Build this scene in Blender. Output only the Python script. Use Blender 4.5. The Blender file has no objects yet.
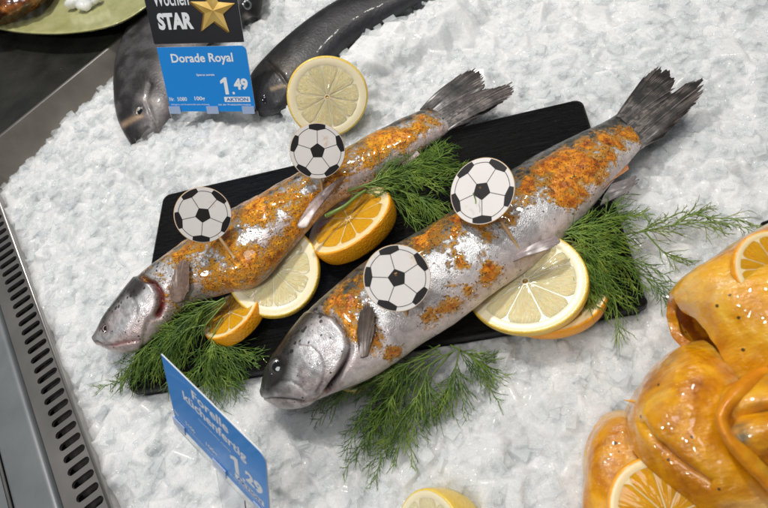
import bpy, math, random
import numpy as np
from mathutils import Matrix, Vector

random.seed(7)
RNG = np.random.default_rng(11)
CM = 0.01
SC = bpy.context.scene
COL = SC.collection

# ------------------------------------------------------------------ camera
# all modelling numbers are centimetres; z = 0 is the top of the black board
FPX, CX, CY, H = 622.0, 384.0, 254.0, 30.0
_v1 = np.array([-3226., 636., 622.]); _v2 = np.array([-63., -928., 622.])
AX = -_v1 / np.linalg.norm(_v1)
AY = _v2 - (_v2 @ AX) * AX; AY /= np.linalg.norm(AY)
AZ = np.cross(AX, AY)
ROT = np.stack([AX, AY, AZ])            # camera frame -> world
CAMP = np.array([0., 0., H])

def P(x, y, z=0.0):
    """point of the place at height z (cm) seen at photo position x, y"""
    d = ROT @ np.array([x - CX, y - CY, FPX])
    t = (z - H) / d[2]
    return CAMP + t * d

def proj(V):
    V = np.asarray(V, float)
    c = (V - CAMP) @ ROT                 # camera coords
    return np.stack([CX + FPX * c[..., 0] / c[..., 2], CY + FPX * c[..., 1] / c[..., 2]], -1)

cam_data = bpy.data.cameras.new("camera")
cam = bpy.data.objects.new("camera", cam_data); COL.objects.link(cam)
r_w, d_w, f_w = ROT[:, 0], ROT[:, 1], ROT[:, 2]
M = Matrix(((r_w[0], -d_w[0], -f_w[0], 0), (r_w[1], -d_w[1], -f_w[1], 0),
            (r_w[2], -d_w[2], -f_w[2], H * CM), (0, 0, 0, 1)))
cam.matrix_world = M
cam_data.sensor_width = 36.0
cam_data.lens = 36.0 * FPX / 768.0
cam_data.clip_start = 0.01; cam_data.clip_end = 50
cam_data.dof.use_dof = True
cam_data.dof.focus_distance = 0.375
cam_data.dof.aperture_fstop = 15.0
SC.camera = cam

# ------------------------------------------------------------------ light
world = bpy.data.worlds.new("World"); SC.world = world; world.use_nodes = True
bg = world.node_tree.nodes["Background"]
bg.inputs[0].default_value = (0.95, 0.97, 1.0, 1); bg.inputs[1].default_value = 0.13

def area(name, loc, target, size, power, color):
    l = bpy.data.lights.new(name, 'AREA'); l.shape = 'DISK'; l.size = size * CM
    l.energy = power; l.color = color
    o = bpy.data.objects.new(name, l); COL.objects.link(o)
    o.location = Vector(loc) * CM
    o.rotation_euler = (Vector(target) - Vector(loc)).to_track_quat('-Z', 'Y').to_euler()
    return o
area("overhead_spot", (-24, 66, 95), (-8, 30, 0), 7, 6.8, (1.0, 0.96, 0.91))
area("overhead_spot", (38, 62, 100), (-5, 28, 0), 7, 3.0, (1.0, 0.95, 0.88))
area("overhead_spot", (-62, -34, 95), (-12, 20, 0), 10, 4.2, (1.0, 0.97, 0.94))  # fill lamp, placed front left to brighten the front card and fish heads
area("fill_panel", (-4, -12, 150), (-8, 25, 0), 45, 3.1, (0.97, 0.985, 1.0))  # soft fill added on the camera side to light upright cards and discs

SC.view_settings.view_transform = 'Standard'
SC.view_settings.look = 'None'
SC.view_settings.exposure = 0.0
SC.view_settings.gamma = 1.0
SC.render.engine = 'CYCLES'
SC.cycles.use_denoising = True
SC.cycles.max_bounces = 8
SC.cycles.transparent_max_bounces = 8
SC.cycles.caustics_reflective = False
SC.cycles.caustics_refractive = False
SC.cycles.sample_clamp_indirect = 4.0

# ------------------------------------------------------------------ helpers
def norm(v):
    v = np.asarray(v, float); return v / np.linalg.norm(v)

def props(o, label=None, cat=None, group=None, kind=None):
    if label: o['label'] = label
    if cat: o['category'] = cat
    if group: o['group'] = group
    if kind: o['kind'] = kind
    return o

def empty(name, loc, label, cat, group=None):
    o = bpy.data.objects.new(name, None); COL.objects.link(o)
    o.location = Vector(loc) * CM; o.empty_display_size = 0.01
    return props(o, label, cat, group)

def mesh(name, V, F, mat, parent=None, origin=None, smooth=True, attrs=None):
    V = np.asarray(V, float)
    if parent is not None:
        base = np.zeros(3); p = parent
        while p is not None:
            base += np.array(p.location) / CM; p = p.parent
        off = base; loc = np.zeros(3)
    else:
        off = np.array(origin if origin is not None else V.mean(0), float); loc = off
    me = bpy.data.meshes.new(name)
    W = (V - off) * CM
    if isinstance(F, np.ndarray):
        n = len(F); k = F.shape[1]
        me.vertices.add(len(W)); me.vertices.foreach_set("co", W.astype(np.float32).ravel())
        me.loops.add(n * k); me.loops.foreach_set("vertex_index", F.astype(np.int32).ravel())
        me.polygons.add(n)
        me.polygons.foreach_set("loop_start", np.arange(0, n * k, k, dtype=np.int32))
        me.update(calc_edges=True)
    else:
        me.from_pydata([tuple(v) for v in W], [], F); me.update()
    me.polygons.foreach_set("use_smooth", np.full(len(me.polygons), smooth))
    if attrs:
        for an, arr in attrs.items():
            a = me.attributes.new(an, 'FLOAT_COLOR', 'POINT')
            arr = np.asarray(arr, float)
            if arr.shape[1] == 3: arr = np.hstack([arr, np.ones((len(arr), 1))])
            a.data.foreach_set("color", arr.astype(np.float32).ravel())
    me.materials.append(mat)
    o = bpy.data.objects.new(name, me); COL.objects.link(o)
    o.location = Vector(loc) * CM
    if parent is not None: o.parent = parent
    return o

def grid_faces(nu, nv, close_v=False, close_u=False):
    mu = nu if close_u else nu - 1; mv = nv if close_v else nv - 1
    i, j = np.meshgrid(np.arange(mu), np.arange(mv), indexing='ij')
    i = i.ravel(); j = j.ravel(); i2 = (i + 1) % nu; j2 = (j + 1) % nv
    return np.stack([i * nv + j, i2 * nv + j, i2 * nv + j2, i * nv + j2], 1)

class MB:
    """collects geometry for one mesh"""
    def __init__(s): s.V = []; s.F = []; s.n = 0
    def add(s, V, F):
        s.V.append(np.asarray(V, float)); s.F += [tuple(int(a) + s.n for a in f) for f in F]; s.n += len(V)
    def box(s, c, hx, hy, hz):
        c, hx, hy, hz = [np.asarray(a, float) for a in (c, hx, hy, hz)]
        V = [c + a * hx + b * hy + d * hz for a in (-1, 1) for b in (-1, 1) for d in (-1, 1)]
        s.add(V, [(0, 1, 3, 2), (4, 6, 7, 5), (0, 4, 5, 1), (2, 3, 7, 6), (0, 2, 6, 4), (1, 5, 7, 3)])
    def tube(s, pts, rad, sides=8, cap=True):
        pts = np.asarray(pts, float); n = len(pts)
        rad = np.broadcast_to(rad, (n,)).astype(float)
        T = np.gradient(pts, axis=0); T /= np.linalg.norm(T, axis=1)[:, None] + 1e-9
        a = np.array([0, 0, 1.]) if abs(T[0][2]) < .9 else np.array([1., 0, 0])
        U = np.cross(T, a); U /= np.linalg.norm(U, axis=1)[:, None] + 1e-9
        W = np.cross(T, U)
        ang = np.arange(sides) * 2 * np.pi / sides
        V = (pts[:, None] + rad[:, None, None] * (np.cos(ang)[None, :, None] * U[:, None] + np.sin(ang)[None, :, None] * W[:, None])).reshape(-1, 3)
        F = [tuple(f) for f in grid_faces(n, sides, True)]
        if cap: F += [tuple(range(sides))[::-1], tuple(range((n - 1) * sides, n * sides))]
        s.add(V, F)
    def build(s, name, mat, parent=None, origin=None, smooth=False):
        return mesh(name, np.vstack(s.V), s.F, mat, parent, origin, smooth)

def fast_tubes(paths, rads, sides=3):
    """many thin equal-length tubes -> V, F arrays. paths (N,k,3), rads (N,k)"""
    N, k, _ = paths.shape
    T = np.gradient(paths, axis=1); T /= np.linalg.norm(T, axis=2)[..., None] + 1e-9
    a = np.array([0.13, 0.21, 0.97])
    U = np.cross(T, a); U /= np.linalg.norm(U, axis=2)[..., None] + 1e-9
    W = np.cross(T, U)
    ang = np.arange(sides) * 2 * np.pi / sides
    V = paths[:, :, None] + rads[:, :, None, None] * (np.cos(ang)[None, None, :, None] * U[:, :, None] + np.sin(ang)[None, None, :, None] * W[:, :, None])
    F1 = grid_faces(k, sides, True)
    F = (F1[None] + (np.arange(N) * k * sides)[:, None, None]).reshape(-1, 4)
    return V.reshape(-1, 3), F

_perm = np.random.default_rng(3).random((64, 64, 64))
def vnoise(p, scale=1.0):
    """smooth value noise 0..1 at points p (...,3)"""
    q = np.asarray(p, float) * scale + 100.0
    i = np.floor(q).astype(int); f = q - i; f = f * f * (3 - 2 * f)
    i %= 64; j = (i + 1) % 64
    def g(a, b, c): return _perm[a, b, c]
    x0, y0, z0 = i[..., 0], i[..., 1], i[..., 2]; x1, y1, z1 = j[..., 0], j[..., 1], j[..., 2]
    fx, fy, fz = f[..., 0], f[..., 1], f[..., 2]
    a = g(x0, y0, z0) * (1 - fx) + g(x1, y0, z0) * fx
    b = g(x0, y1, z0) * (1 - fx) + g(x1, y1, z0) * fx
    c = g(x0, y0, z1) * (1 - fx) + g(x1, y0, z1) * fx
    d = g(x0, y1, z1) * (1 - fx) + g(x1, y1, z1) * fx
    return (a * (1 - fy) + b * fy) * (1 - fz) + (c * (1 - fy) + d * fy) * fz
def fbm(p, scale=1.0, oct=4):
    s = 0; w = 1; t = 0
    for k in range(oct):
        s = s + w * vnoise(np.asarray(p) + k * 7.3, scale * 2 ** k); t += w; w *= .5
    return s / t

def spline(K, ts, n, axis=0):
    """cubic (Catmull-Rom) resample of key rows K at n even parameters"""
    K = np.asarray(K, float); m = len(K)
    u = np.linspace(0, m - 1, n) if ts is None else ts
    i = np.clip(np.floor(u).astype(int), 0, m - 2); f = (u - i)
    f = f.reshape((-1,) + (1,) * (K.ndim - 1))
    p0 = K[np.clip(i - 1, 0, m - 1)]; p1 = K[i]; p2 = K[i + 1]; p3 = K[np.clip(i + 2, 0, m - 1)]
    return 0.5 * (2 * p1 + (p2 - p0) * f + (2 * p0 - 5 * p1 + 4 * p2 - p3) * f ** 2 + (3 * p1 - p0 - 3 * p2 + p3) * f ** 3)

def smoothstep(a, b, x):
    t = np.clip((x - a) / (b - a), 0, 1); return t * t * (3 - 2 * t)

# ------------------------------------------------------------------ materials
class NT:
    def __init__(s, name):
        s.m = bpy.data.materials.new(name); s.m.use_nodes = True
        s.t = s.m.node_tree; s.b = s.t.nodes["Principled BSDF"]
        s.co = None
    def n(s, kind, **kw):
        nd = s.t.nodes.new(kind)
        for k, v in kw.items():
            if k.startswith('i_'):
                nd.inputs[k[2:].replace('_', ' ')].default_value = v
            else: setattr(nd, k, v)
        return nd
    def l(s, a, b): s.t.links.new(a, b)
    def coord(s, scale=(1, 1, 1)):
        tc = s.n('ShaderNodeTexCoord'); mp = s.n('ShaderNodeMapping')
        mp.inputs['Scale'].default_value = scale; s.l(tc.outputs['Object'], mp.inputs[0]); return mp.outputs[0]
    def noise(s, scale, detail=4, rough=.55, co=None, dist=0.0):
        nd = s.n('ShaderNodeTexNoise'); nd.inputs['Scale'].default_value = scale
        nd.inputs['Detail'].default_value = detail; nd.inputs['Roughness'].default_value = rough
        nd.inputs['Distortion'].default_value = dist
        s.l(co or s.coord(), nd.inputs['Vector']); return nd.outputs['Fac']
    def voro(s, scale, feature='F1', out='Distance', co=None, rnd=1.0):
        nd = s.n('ShaderNodeTexVoronoi', feature=feature); nd.inputs['Scale'].default_value = scale
        nd.inputs['Randomness'].default_value = rnd
        s.l(co or s.coord(), nd.inputs['Vector']); return nd.outputs[out]
    def math(s, op, a, b=None, c=None, clamp=False):
        nd = s.n('ShaderNodeMath', operation=op, use_clamp=clamp)
        for k, v in enumerate((a, b, c)):
            if v is None: continue
            if isinstance(v, (int, float)): nd.inputs[k].default_value = v
            else: s.l(v, nd.inputs[k])
        return nd.outputs[0]
    def ramp(s, fac, stops, interp='LINEAR'):
        nd = s.n('ShaderNodeValToRGB'); cr = nd.color_ramp; cr.interpolation = interp
        while len(cr.elements) < len(stops): cr.elements.new(.5)
        for e, (p, c) in zip(cr.elements, stops):
            e.position = p; e.color = tuple(c) + (1,) if len(c) == 3 else c
        s.l(fac, nd.inputs[0]); return nd.outputs[0]
    def mixc(s, fac, a, b, mode='MIX'):
        nd = s.n('ShaderNodeMix', data_type='RGBA', blend_type=mode)
        for k, v in ((0, fac), (6, a), (7, b)):
            if isinstance(v, (int, float)): nd.inputs[k].default_value = v
            elif isinstance(v, tuple): nd.inputs[k].default_value = v if len(v) == 4 else v + (1,)
            else: s.l(v, nd.inputs[k])
        return nd.outputs[2]
    def bump(s, h, dist, strength=1.0, prev=None):
        nd = s.n('ShaderNodeBump'); nd.inputs['Strength'].default_value = strength
        nd.inputs['Distance'].default_value = dist; s.l(h, nd.inputs['Height'])
        if prev is not None: s.l(prev, nd.inputs['Normal'])
        return nd.outputs[0]
    def set(s, **kw):
        for k, v in kw.items():
            nm = k.replace('_', ' ')
            i = s.b.inputs[nm]
            if isinstance(v, (int, float)): i.default_value = v
            elif isinstance(v, tuple): i.default_value = v + (1,) if (len(v) == 3 and i.type == 'RGBA') else v
            else: s.l(v, i)
        return s
    def attr(s, name):
        nd = s.n('ShaderNodeAttribute', attribute_name=name); return nd
    def sep(s, col):
        nd = s.n('ShaderNodeSeparateColor'); s.l(col, nd.inputs[0]); return nd.outputs

def simple(name, col, rough=.5, **kw):
    t = NT(name); t.set(Base_Color=col, Roughness=rough, **kw); return t.m

# crushed ice
t = NT("ice"); ck = t.sep(t.attr('Piece').outputs['Color'])
nz = t.noise(60, 3); fine = t.noise(420, 4, .6); cr = t.voro(170, 'F1')
big = t.noise(14, 2)
cl = t.mixc(.5, t.ramp(ck[0], [(.05, (.68, .70, .715)), (.4, (.77, .785, .79)), (.8, (.84, .85, .855))]), t.ramp(big, [(.35, (.70, .72, .73)), (.65, (.85, .86, .86))]))
mott = t.noise(330, 5, .7)
cl = t.mixc(1.0, cl, t.ramp(mott, [(.35, (.92, .925, .93)), (.55, (1., 1., 1.))]), 'MULTIPLY')
t.set(Base_Color=cl, Roughness=t.math('MULTIPLY_ADD', ck[1], .35, t.math('MULTIPLY_ADD', fine, .2, .02)))
t.b.subsurface_method = 'RANDOM_WALK'
t.set(Subsurface_Weight=.85, Subsurface_Radius=(.95, 1.0, 1.02), Subsurface_Scale=.018, IOR=1.31,
      Specular_IOR_Level=.8, Coat_Weight=.5, Coat_Roughness=.06, Coat_IOR=1.33)
b1 = t.bump(cr, .0014, .35); b2 = t.bump(t.math('ADD', fine, t.math('MULTIPLY', mott, .8)), .0011, .75, b1)
t.set(Normal=b2); ICE = t.m
t = NT("clear_ice")
fn = t.noise(420, 4, .65); al = t.noise(70, 3)
t.set(Base_Color=(.80, .84, .86), Roughness=.06, IOR=1.31, Specular_IOR_Level=.9, Alpha=t.ramp(al, [(.35, (.10,) * 3), (.65, (.42,) * 3)]),
      Normal=t.bump(fn, .0012, .7)); CLEAR_ICE = t.m

# black grained board
t = NT("black_board")
g = t.noise(55, 6, .65, t.coord((1.0, 9, 9)), .4); g2 = t.noise(260, 3, .6, t.coord((.35, 5, 5)))
hh = t.math('ADD', g, t.math('MULTIPLY', g2, .5))
t.set(Base_Color=t.ramp(g2, [(.55, (.0035, .0035, .004)), (.8, (.012, .012, .013))]),
      Roughness=t.ramp(g, [(.35, (.25,) * 3), (.7, (.5,) * 3)]), Normal=t.bump(hh, .0045, 1.0), Specular_IOR_Level=.38)
BOARD = t.m

# fish skin (vertex colours hold the animal's own markings)
def fish_mat(name, scale_size=1500, met=.42, rough=.34, sauce=((.24, .055, .003), (.58, .19, .006), (.84, .35, .010), (.95, .52, .035)), herbs=.22, coat=.75):
    t = NT(name)
    col = t.attr('Skin').outputs['Color']; msk = t.sep(t.attr('Mark').outputs['Color'])
    mar, spot, sil = msk[0], msk[1], msk[2]
    n1 = t.noise(420, 5, .65); n2 = t.noise(120, 4, .6); n3 = t.noise(900, 3, .6); n4 = t.noise(230, 5, .65, None, .6)
    # foil-like mottling of the skin
    k = t.ramp(n4, [(.32, (.68,) * 3), (.47, (.90,) * 3), (.62, (1.10, 1.10, 1.11))])
    c = t.mixc(1.0, col, k, 'MULTIPLY')
    def specks(scale, size, thr_src):
        vr = t.n('ShaderNodeTexVoronoi'); vr.inputs['Scale'].default_value = scale; t.l(t.coord(), vr.inputs['Vector'])
        cs = t.sep(vr.outputs['Color'])
        r = t.math('MULTIPLY', t.math('SUBTRACT', t.math('MULTIPLY', cs[0], 1.5), t.math('SUBTRACT', 1.25, thr_src)), size)
        return t.math('MULTIPLY', t.math('SUBTRACT', r, vr.outputs['Distance']), 9.0, clamp=True)
    sp = specks(400, .95, spot)
    c = t.mixc(t.math('MULTIPLY', sp, .88), c, (.014, .014, .013))
    # marinade: thin smear over the skin, thick patches in the middle
    m0 = t.math('ADD', mar, t.math('MULTIPLY', t.math('SUBTRACT', n1, .5), 1.5))
    m0 = t.math('ADD', m0, t.math('MULTIPLY', t.math('SUBTRACT', n2, .5), 1.5))
    def mr(lo, hi, src):
        m = t.n('ShaderNodeMapRange', interpolation_type='SMOOTHSTEP'); t.l(src, m.inputs[0])
        m.inputs[1].default_value = lo; m.inputs[2].default_value = hi; return m.outputs[0]
    thin = mr(.24, .60, m0); thick = mr(.48, .90, m0)
    thin = t.math('MULTIPLY', thin, t.math('MULTIPLY', mar, 7.0, clamp=True))
    c = t.mixc(thin, c, t.mixc(.5, (.90, .42, .03), t.mixc(1.0, c, (1.0, .55, .08), 'MULTIPLY')))
    nn = t.noise(210, 5, .62)
    mc = t.ramp(nn, list(zip((.33, .43, .54, .68), sauce)))
    c = t.mixc(thick, c, mc)
    herb = specks(1250, .8, t.math('MULTIPLY_ADD', mar, herbs, t.math('MULTIPLY', n2, .85)))
    herb = t.math('MULTIPLY', herb, t.math('GREATER_THAN', mar, .12))
    hc = t.ramp(n3, [(.4, (.03, .016, .006)), (.6, (.05, .05, .012))])
    c = t.mixc(t.math('MULTIPLY', herb, .88), c, hc)
    t.set(Base_Color=c)
    inv = t.math('SUBTRACT', 1.0, thin)
    t.set(Metallic=t.math('MULTIPLY', t.math('MULTIPLY', sil, met), inv))
    t.set(Roughness=t.math('ADD', t.math('MULTIPLY', n3, .16), t.math('MULTIPLY_ADD', thin, -.2, rough - .08)))
    t.set(Coat_Weight=t.math('MULTIPLY_ADD', thin, coat * .6, coat * .45), Coat_Roughness=.08, Subsurface_Weight=.22, Subsurface_Radius=(1., .55, .35), Subsurface_Scale=.0016)
    sc = t.voro(scale_size)
    h = t.math('MULTIPLY', sc, t.math('MULTIPLY', inv, .16))
    h = t.math('ADD', h, t.math('MULTIPLY', thick, .9)); h = t.math('ADD', h, t.math('MULTIPLY', thin, .35))
    h = t.math('ADD', h, t.math('MULTIPLY', nn, t.math('MULTIPLY_ADD', thin, 1.0, .07))); h = t.math('ADD', h, t.math('MULTIPLY', herb, .45))
    h = t.math('ADD', h, t.math('MULTIPLY', n4, .10))
    t.set(Normal=t.bump(h, .0010, .9))
    return t.m
SKIN = fish_mat("trout_skin", herbs=.10, sauce=((.22, .045, .002), (.58, .17, .004), (.88, .33, .006), (.97, .48, .02)))
SKIN_NEAR = fish_mat("near_trout_skin", sauce=((.16, .026, .002), (.42, .10, .003), (.70, .23, .006), (.88, .38, .02)), herbs=.12)
DARKSKIN = fish_mat("bream_skin", 480, .1, .46, coat=.2)

t = NT("fin")
a = t.attr('Skin').outputs['Color']; nz = t.noise(500, 3)
t.set(Base_Color=t.mixc(.35, a, t.ramp(nz, [(.35, (.05, .045, .045)), (.6, (.42, .38, .36))]), 'MULTIPLY'), Roughness=.48, Coat_Weight=.2, Subsurface_Weight=.2, Subsurface_Radius=(1., .6, .5), Subsurface_Scale=.001, Specular_IOR_Level=.35,
      Coat_Roughness=.2, Normal=t.bump(nz, .0004, .5)); t.set(Base_Color=t.mixc(.45, a, t.mixc(1.0, a, t.ramp(nz, [(.35, (.3, .3, .3)), (.6, (1, 1, 1))]), 'MULTIPLY')))
FIN = t.m
EYE_IRIS = simple("eye_iris", (.06, .058, .055), .35, Coat_Weight=.5, Coat_Roughness=.1)
EYE_PUPIL = simple("eye_pupil", (.008, .009, .011), .06, Coat_Weight=1.0)
EYE_PALE = simple("eye_cloudy", (.36, .27, .26), .2, Coat_Weight=1.0, Coat_Roughness=.05)
GILL = simple("gill_red", (.10, .018, .016), .22, Coat_Weight=.5)

# citrus
def rind_mat(name, c1, c2, pith):
    t = NT(name)
    a = t.sep(t.attr('Mark').outputs['Color'])
    n = t.noise(90, 3); d = t.voro(750)
    peel = t.ramp(n, [(.3, c1), (.7, c2)])
    n2 = t.noise(350, 4)
    pc = t.mixc(t.math('MULTIPLY', n2, .25), pith, tuple(x * .72 for x in c2))
    t.set(Base_Color=t.mixc(a[0], pc, peel), Roughness=t.math('MULTIPLY_ADD', n2, .25, .2), Subsurface_Weight=.35,
          Subsurface_Radius=(1., .6, .2), Subsurface_Scale=.0025, Coat_Weight=.3, Coat_Roughness=.12,
          Normal=t.bump(t.math('MULTIPLY', d, a[0]), .0006, .5))
    return t.m
L_RIND = rind_mat("lemon_rind", (.86, .58, .06), (.92, .70, .16), (.95, .87, .64))
O_RIND = rind_mat("orange_rind", (.95, .36, .006), (1.0, .46, .015), (.97, .80, .48))
t = NT("soaked_orange_rind"); n = t.noise(60, 4, .6)
t.set(Base_Color=t.ramp(n, [(.35, (.62, .19, .002)), (.55, (.80, .30, .004)), (.72, (.90, .46, .03))]), Roughness=.35, Coat_Weight=.35, Coat_Roughness=.12,
      Subsurface_Weight=.5, Subsurface_Radius=(1., .45, .08), Subsurface_Scale=.004, Normal=t.bump(n, .0015, .5)); RING_RIND = t.m
def flesh_mat(name, c1, c2, c3):
    t = NT(name)
    a = t.sep(t.attr('Mark').outputs['Color'])   # R = radius 0..1, G = angle inside the wedge
    cx = t.n('ShaderNodeCombineXYZ'); t.l(t.math('MULTIPLY', a[0], 5.0), cx.inputs[0]); t.l(t.math('MULTIPLY', a[1], 26.0), cx.inputs[1]); t.l(t.math('MULTIPLY', a[2], 40.0), cx.inputs[2])
    st = t.noise(1.0, 4, .6, cx.outputs[0], .6)
    n = t.noise(240, 4)
    v = t.n('ShaderNodeTexVoronoi'); v.inputs['Scale'].default_value = 1.6; t.l(cx.outputs[0], v.inputs['Vector'])
    c = t.ramp(st, [(.3, c1), (.5, c2), (.72, c3)])
    h = t.math('ADD', t.math('MULTIPLY', st, 1.2), t.math('ADD', t.math('MULTIPLY', n, .6), v.outputs['Distance']))
    t.set(Base_Color=c, Roughness=.12, Subsurface_Weight=.6, Subsurface_Radius=(1., .7, .25), Subsurface_Scale=.003,
          Coat_Weight=.7, Coat_Roughness=.06, Normal=t.bump(h, .0011, .7), IOR=1.36)
    return t.m
L_FLESH = flesh_mat("lemon_flesh", (.96, .72, .34), (1.0, .83, .48), (1.0, .93, .68))
O_FLESH = flesh_mat("orange_flesh", (.90, .33, .004), (.98, .45, .008), (1.0, .60, .04))

# dill
t = NT("dill_leaf")
n = t.noise(120, 3)
t.set(Base_Color=t.ramp(n, [(.3, (.040, .105, .012)), (.5, (.11, .21, .022)), (.68, (.26, .38, .05))]), Roughness=.42,
      Subsurface_Weight=.0, Transmission_Weight=0.0, Coat_Weight=.15); DILL = t.m
t = NT("dill_pale"); n = t.noise(120, 3)
t.set(Base_Color=t.ramp(n, [(.3, (.10, .16, .02)), (.55, (.20, .27, .04)), (.75, (.36, .40, .09))]), Roughness=.42); DILL_PALE = t.m
DILL_STEM = simple("dill_stem", (.16, .25, .05), .35)

# marinated fillet
def fillet_mat(name, pale, w):
    t = NT(name)
    n = t.noise(34, 6, .62, None, .9); n2 = t.noise(160, 5, .6); n3 = t.noise(26, 3)
    fib = t.noise(60, 4, .6, t.coord((1, 5, 2)))
    c = t.ramp(n, [(.28, (.34, .09, .001)), (.42, (.60, .23, .002)), (.56, (.80, .385, .005)), (.70, (.90, .55, .05))])
    c = t.mixc(t.math('MULTIPLY', t.ramp(n3, [(.46, (0,) * 3), (.60, (w,) * 3)]), t.ramp(fib, [(.35, (.2,) * 3), (.6, (1,) * 3)])), c, pale)
    v = t.n('ShaderNodeTexVoronoi'); v.inputs['Scale'].default_value = 210; t.l(t.coord(), v.inputs['Vector'])
    vs = t.sep(v.outputs['Color'])
    sp = t.math('MULTIPLY', t.math('LESS_THAN', v.outputs['Distance'], .16), t.math('GREATER_THAN', vs[0], .80))
    c = t.mixc(t.math('MULTIPLY', sp, .9), c, (.05, .02, .006))
    n4 = t.noise(520, 4, .65)
    h = t.math('ADD', t.math('ADD', t.math('MULTIPLY', n2, .55), t.math('MULTIPLY', n4, .18)), t.math('ADD', t.math('MULTIPLY', fib, .6), sp))
    t.set(Base_Color=c, Roughness=t.math('MULTIPLY_ADD', n2, .3, .04), Subsurface_Weight=.5, Subsurface_Radius=(1., .6, .08),
          Subsurface_Scale=.006, Coat_Weight=.8, Coat_Roughness=.05, Normal=t.bump(h, .0017, .85))
    return t.m
FILLET = fillet_mat("marinated_fillet", (.70, .52, .26), .6)
FILLET_GREY = fillet_mat("pale_fillet", (.16, .15, .09), 1.0)

# metals, plastics, card
t = NT("brushed_steel"); n = t.noise(300, 4, .6, t.coord((1, 1, 1))); n2 = t.noise(30, 3)
t.set(Base_Color=(.50, .48, .455), Metallic=.95, Roughness=t.math('MULTIPLY_ADD', n2, .2, .24), Normal=t.bump(n, .0002, .3)); STEEL = t.m
t = NT("warm_steel"); n2 = t.noise(40, 3)
t.set(Base_Color=t.ramp(n2, [(.3, (.30, .27, .23)), (.7, (.42, .38, .33))]), Metallic=.8, Roughness=.33); STEEL_WARM = t.m
t = NT("grey_panel"); n = t.noise(40, 4)
t.set(Base_Color=t.ramp(n, [(.3, (.15, .165, .175)), (.7, (.19, .205, .215))]), Roughness=.42, Metallic=.2); PANEL = t.m
t = NT("dark_counter"); n = t.noise(30, 4, .6)
t.set(Base_Color=t.ramp(n, [(.3, (.012, .013, .011)), (.7, (.028, .028, .024))]), Roughness=t.ramp(n, [(.3, (.18,) * 3), (.7, (.4,) * 3)])); COUNTER = t.m
DARK = simple("dark_channel", (.008, .008, .008), .5)
BLUE = simple("blue_card", (.006, .255, .76), .35, Coat_Weight=.3)
BLACK_CARD = simple("black_card", (.012, .013, .018), .35)
WHITE_INK = simple("white_ink", (.82, .85, .88), .5)
BLUE_INK = simple("blue_ink", (.01, .14, .5), .5)
CARD_EDGE = simple("card_white", (.78, .80, .82), .5)
t = NT("gold_foil"); n = t.noise(60, 2)
t.set(Base_Color=t.ramp(n, [(.3, (.50, .30, .055)), (.7, (.78, .56, .17))]), Metallic=.35, Roughness=.4); GOLD = t.m
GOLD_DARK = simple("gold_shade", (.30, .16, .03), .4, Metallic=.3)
t = NT("clear_plastic")
t.set(Base_Color=(.9, .93, .95), Roughness=.08, Transmission_Weight=.92, IOR=1.2); PLASTIC = t.m
t = NT("wood_pick"); n = t.noise(200, 3, .6, t.coord((1, 1, .15)))
t.set(Base_Color=t.ramp(n, [(.3, (.50, .30, .13)), (.7, (.66, .44, .22))]), Roughness=.6); WOOD = t.m
t = NT("white_paper_disc"); n = t.noise(40, 3); st_ = t.ramp(t.noise(75, 5, .7), [(.60, (0,) * 3), (.72, (.8,) * 3)])
t.set(Base_Color=t.mixc(st_, t.ramp(n, [(.3, (.76, .73, .71)), (.7, (.82, .79, .77))]), (.62, .42, .20)), Roughness=.45); DISC = t.m
DISC_BLACK = simple("black_print", (.010, .008, .008), .45)
SEAM = simple("grey_print", (.10, .09, .09), .6)
DISC_EDGE = simple("disc_edge", (.58, .36, .14), .6)
t = NT("green_platter"); n = t.noise(50, 3, .6)
t.set(Base_Color=t.ramp(n, [(.3, (.33, .34, .13)), (.7, (.48, .47, .23))]), Roughness=.3, Coat_Weight=.4); PLATTER = t.m
t = NT("glazed_brown"); n = t.noise(70, 4, .6)
t.set(Base_Color=t.ramp(n, [(.35, (.02, .008, .004)), (.5, (.14, .04, .01)), (.62, (.45, .15, .02)), (.75, (.6, .5, .4))]), Roughness=.2, Coat_Weight=.6); GLAZED = t.m

# ================================================================== SETTING
ZI = -0.9                                   # mean level of the ice
def seg_dist(p, a, b):
    """distance of points p (N,2) to segment a-b and position along it"""
    a = np.asarray(a, float)[:2]; b = np.asarray(b, float)[:2]; d = b - a
    t = np.clip(((p - a) @ d) / (d @ d), 0, 1)
    return np.linalg.norm(p - (a + t[..., None] * d), axis=-1), t
def poly_dist(p, pts):
    D = np.full(p.shape[:-1], 1e9)
    for a, b in zip(pts[:-1], pts[1:]): D = np.minimum(D, seg_dist(p, a, b)[0])
    return D

RA = P(111, 508, -.5); RB = P(3, 212, -.5)       # inner edge of the drain rail
ru = norm(RB - RA); rw = np.array([-ru[1], ru[0], 0.])
if rw[0] > 0: rw = -rw
TA = P(0, 138, .9); TB = P(118, 42, .9)          # upper edge of the tray wall
tu = norm(TB - TA); tw = np.array([-tu[1], tu[0], 0.])
if tw @ (P(60, 160, .9) - TA) < 0: tw = -tw      # towards the ice

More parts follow.
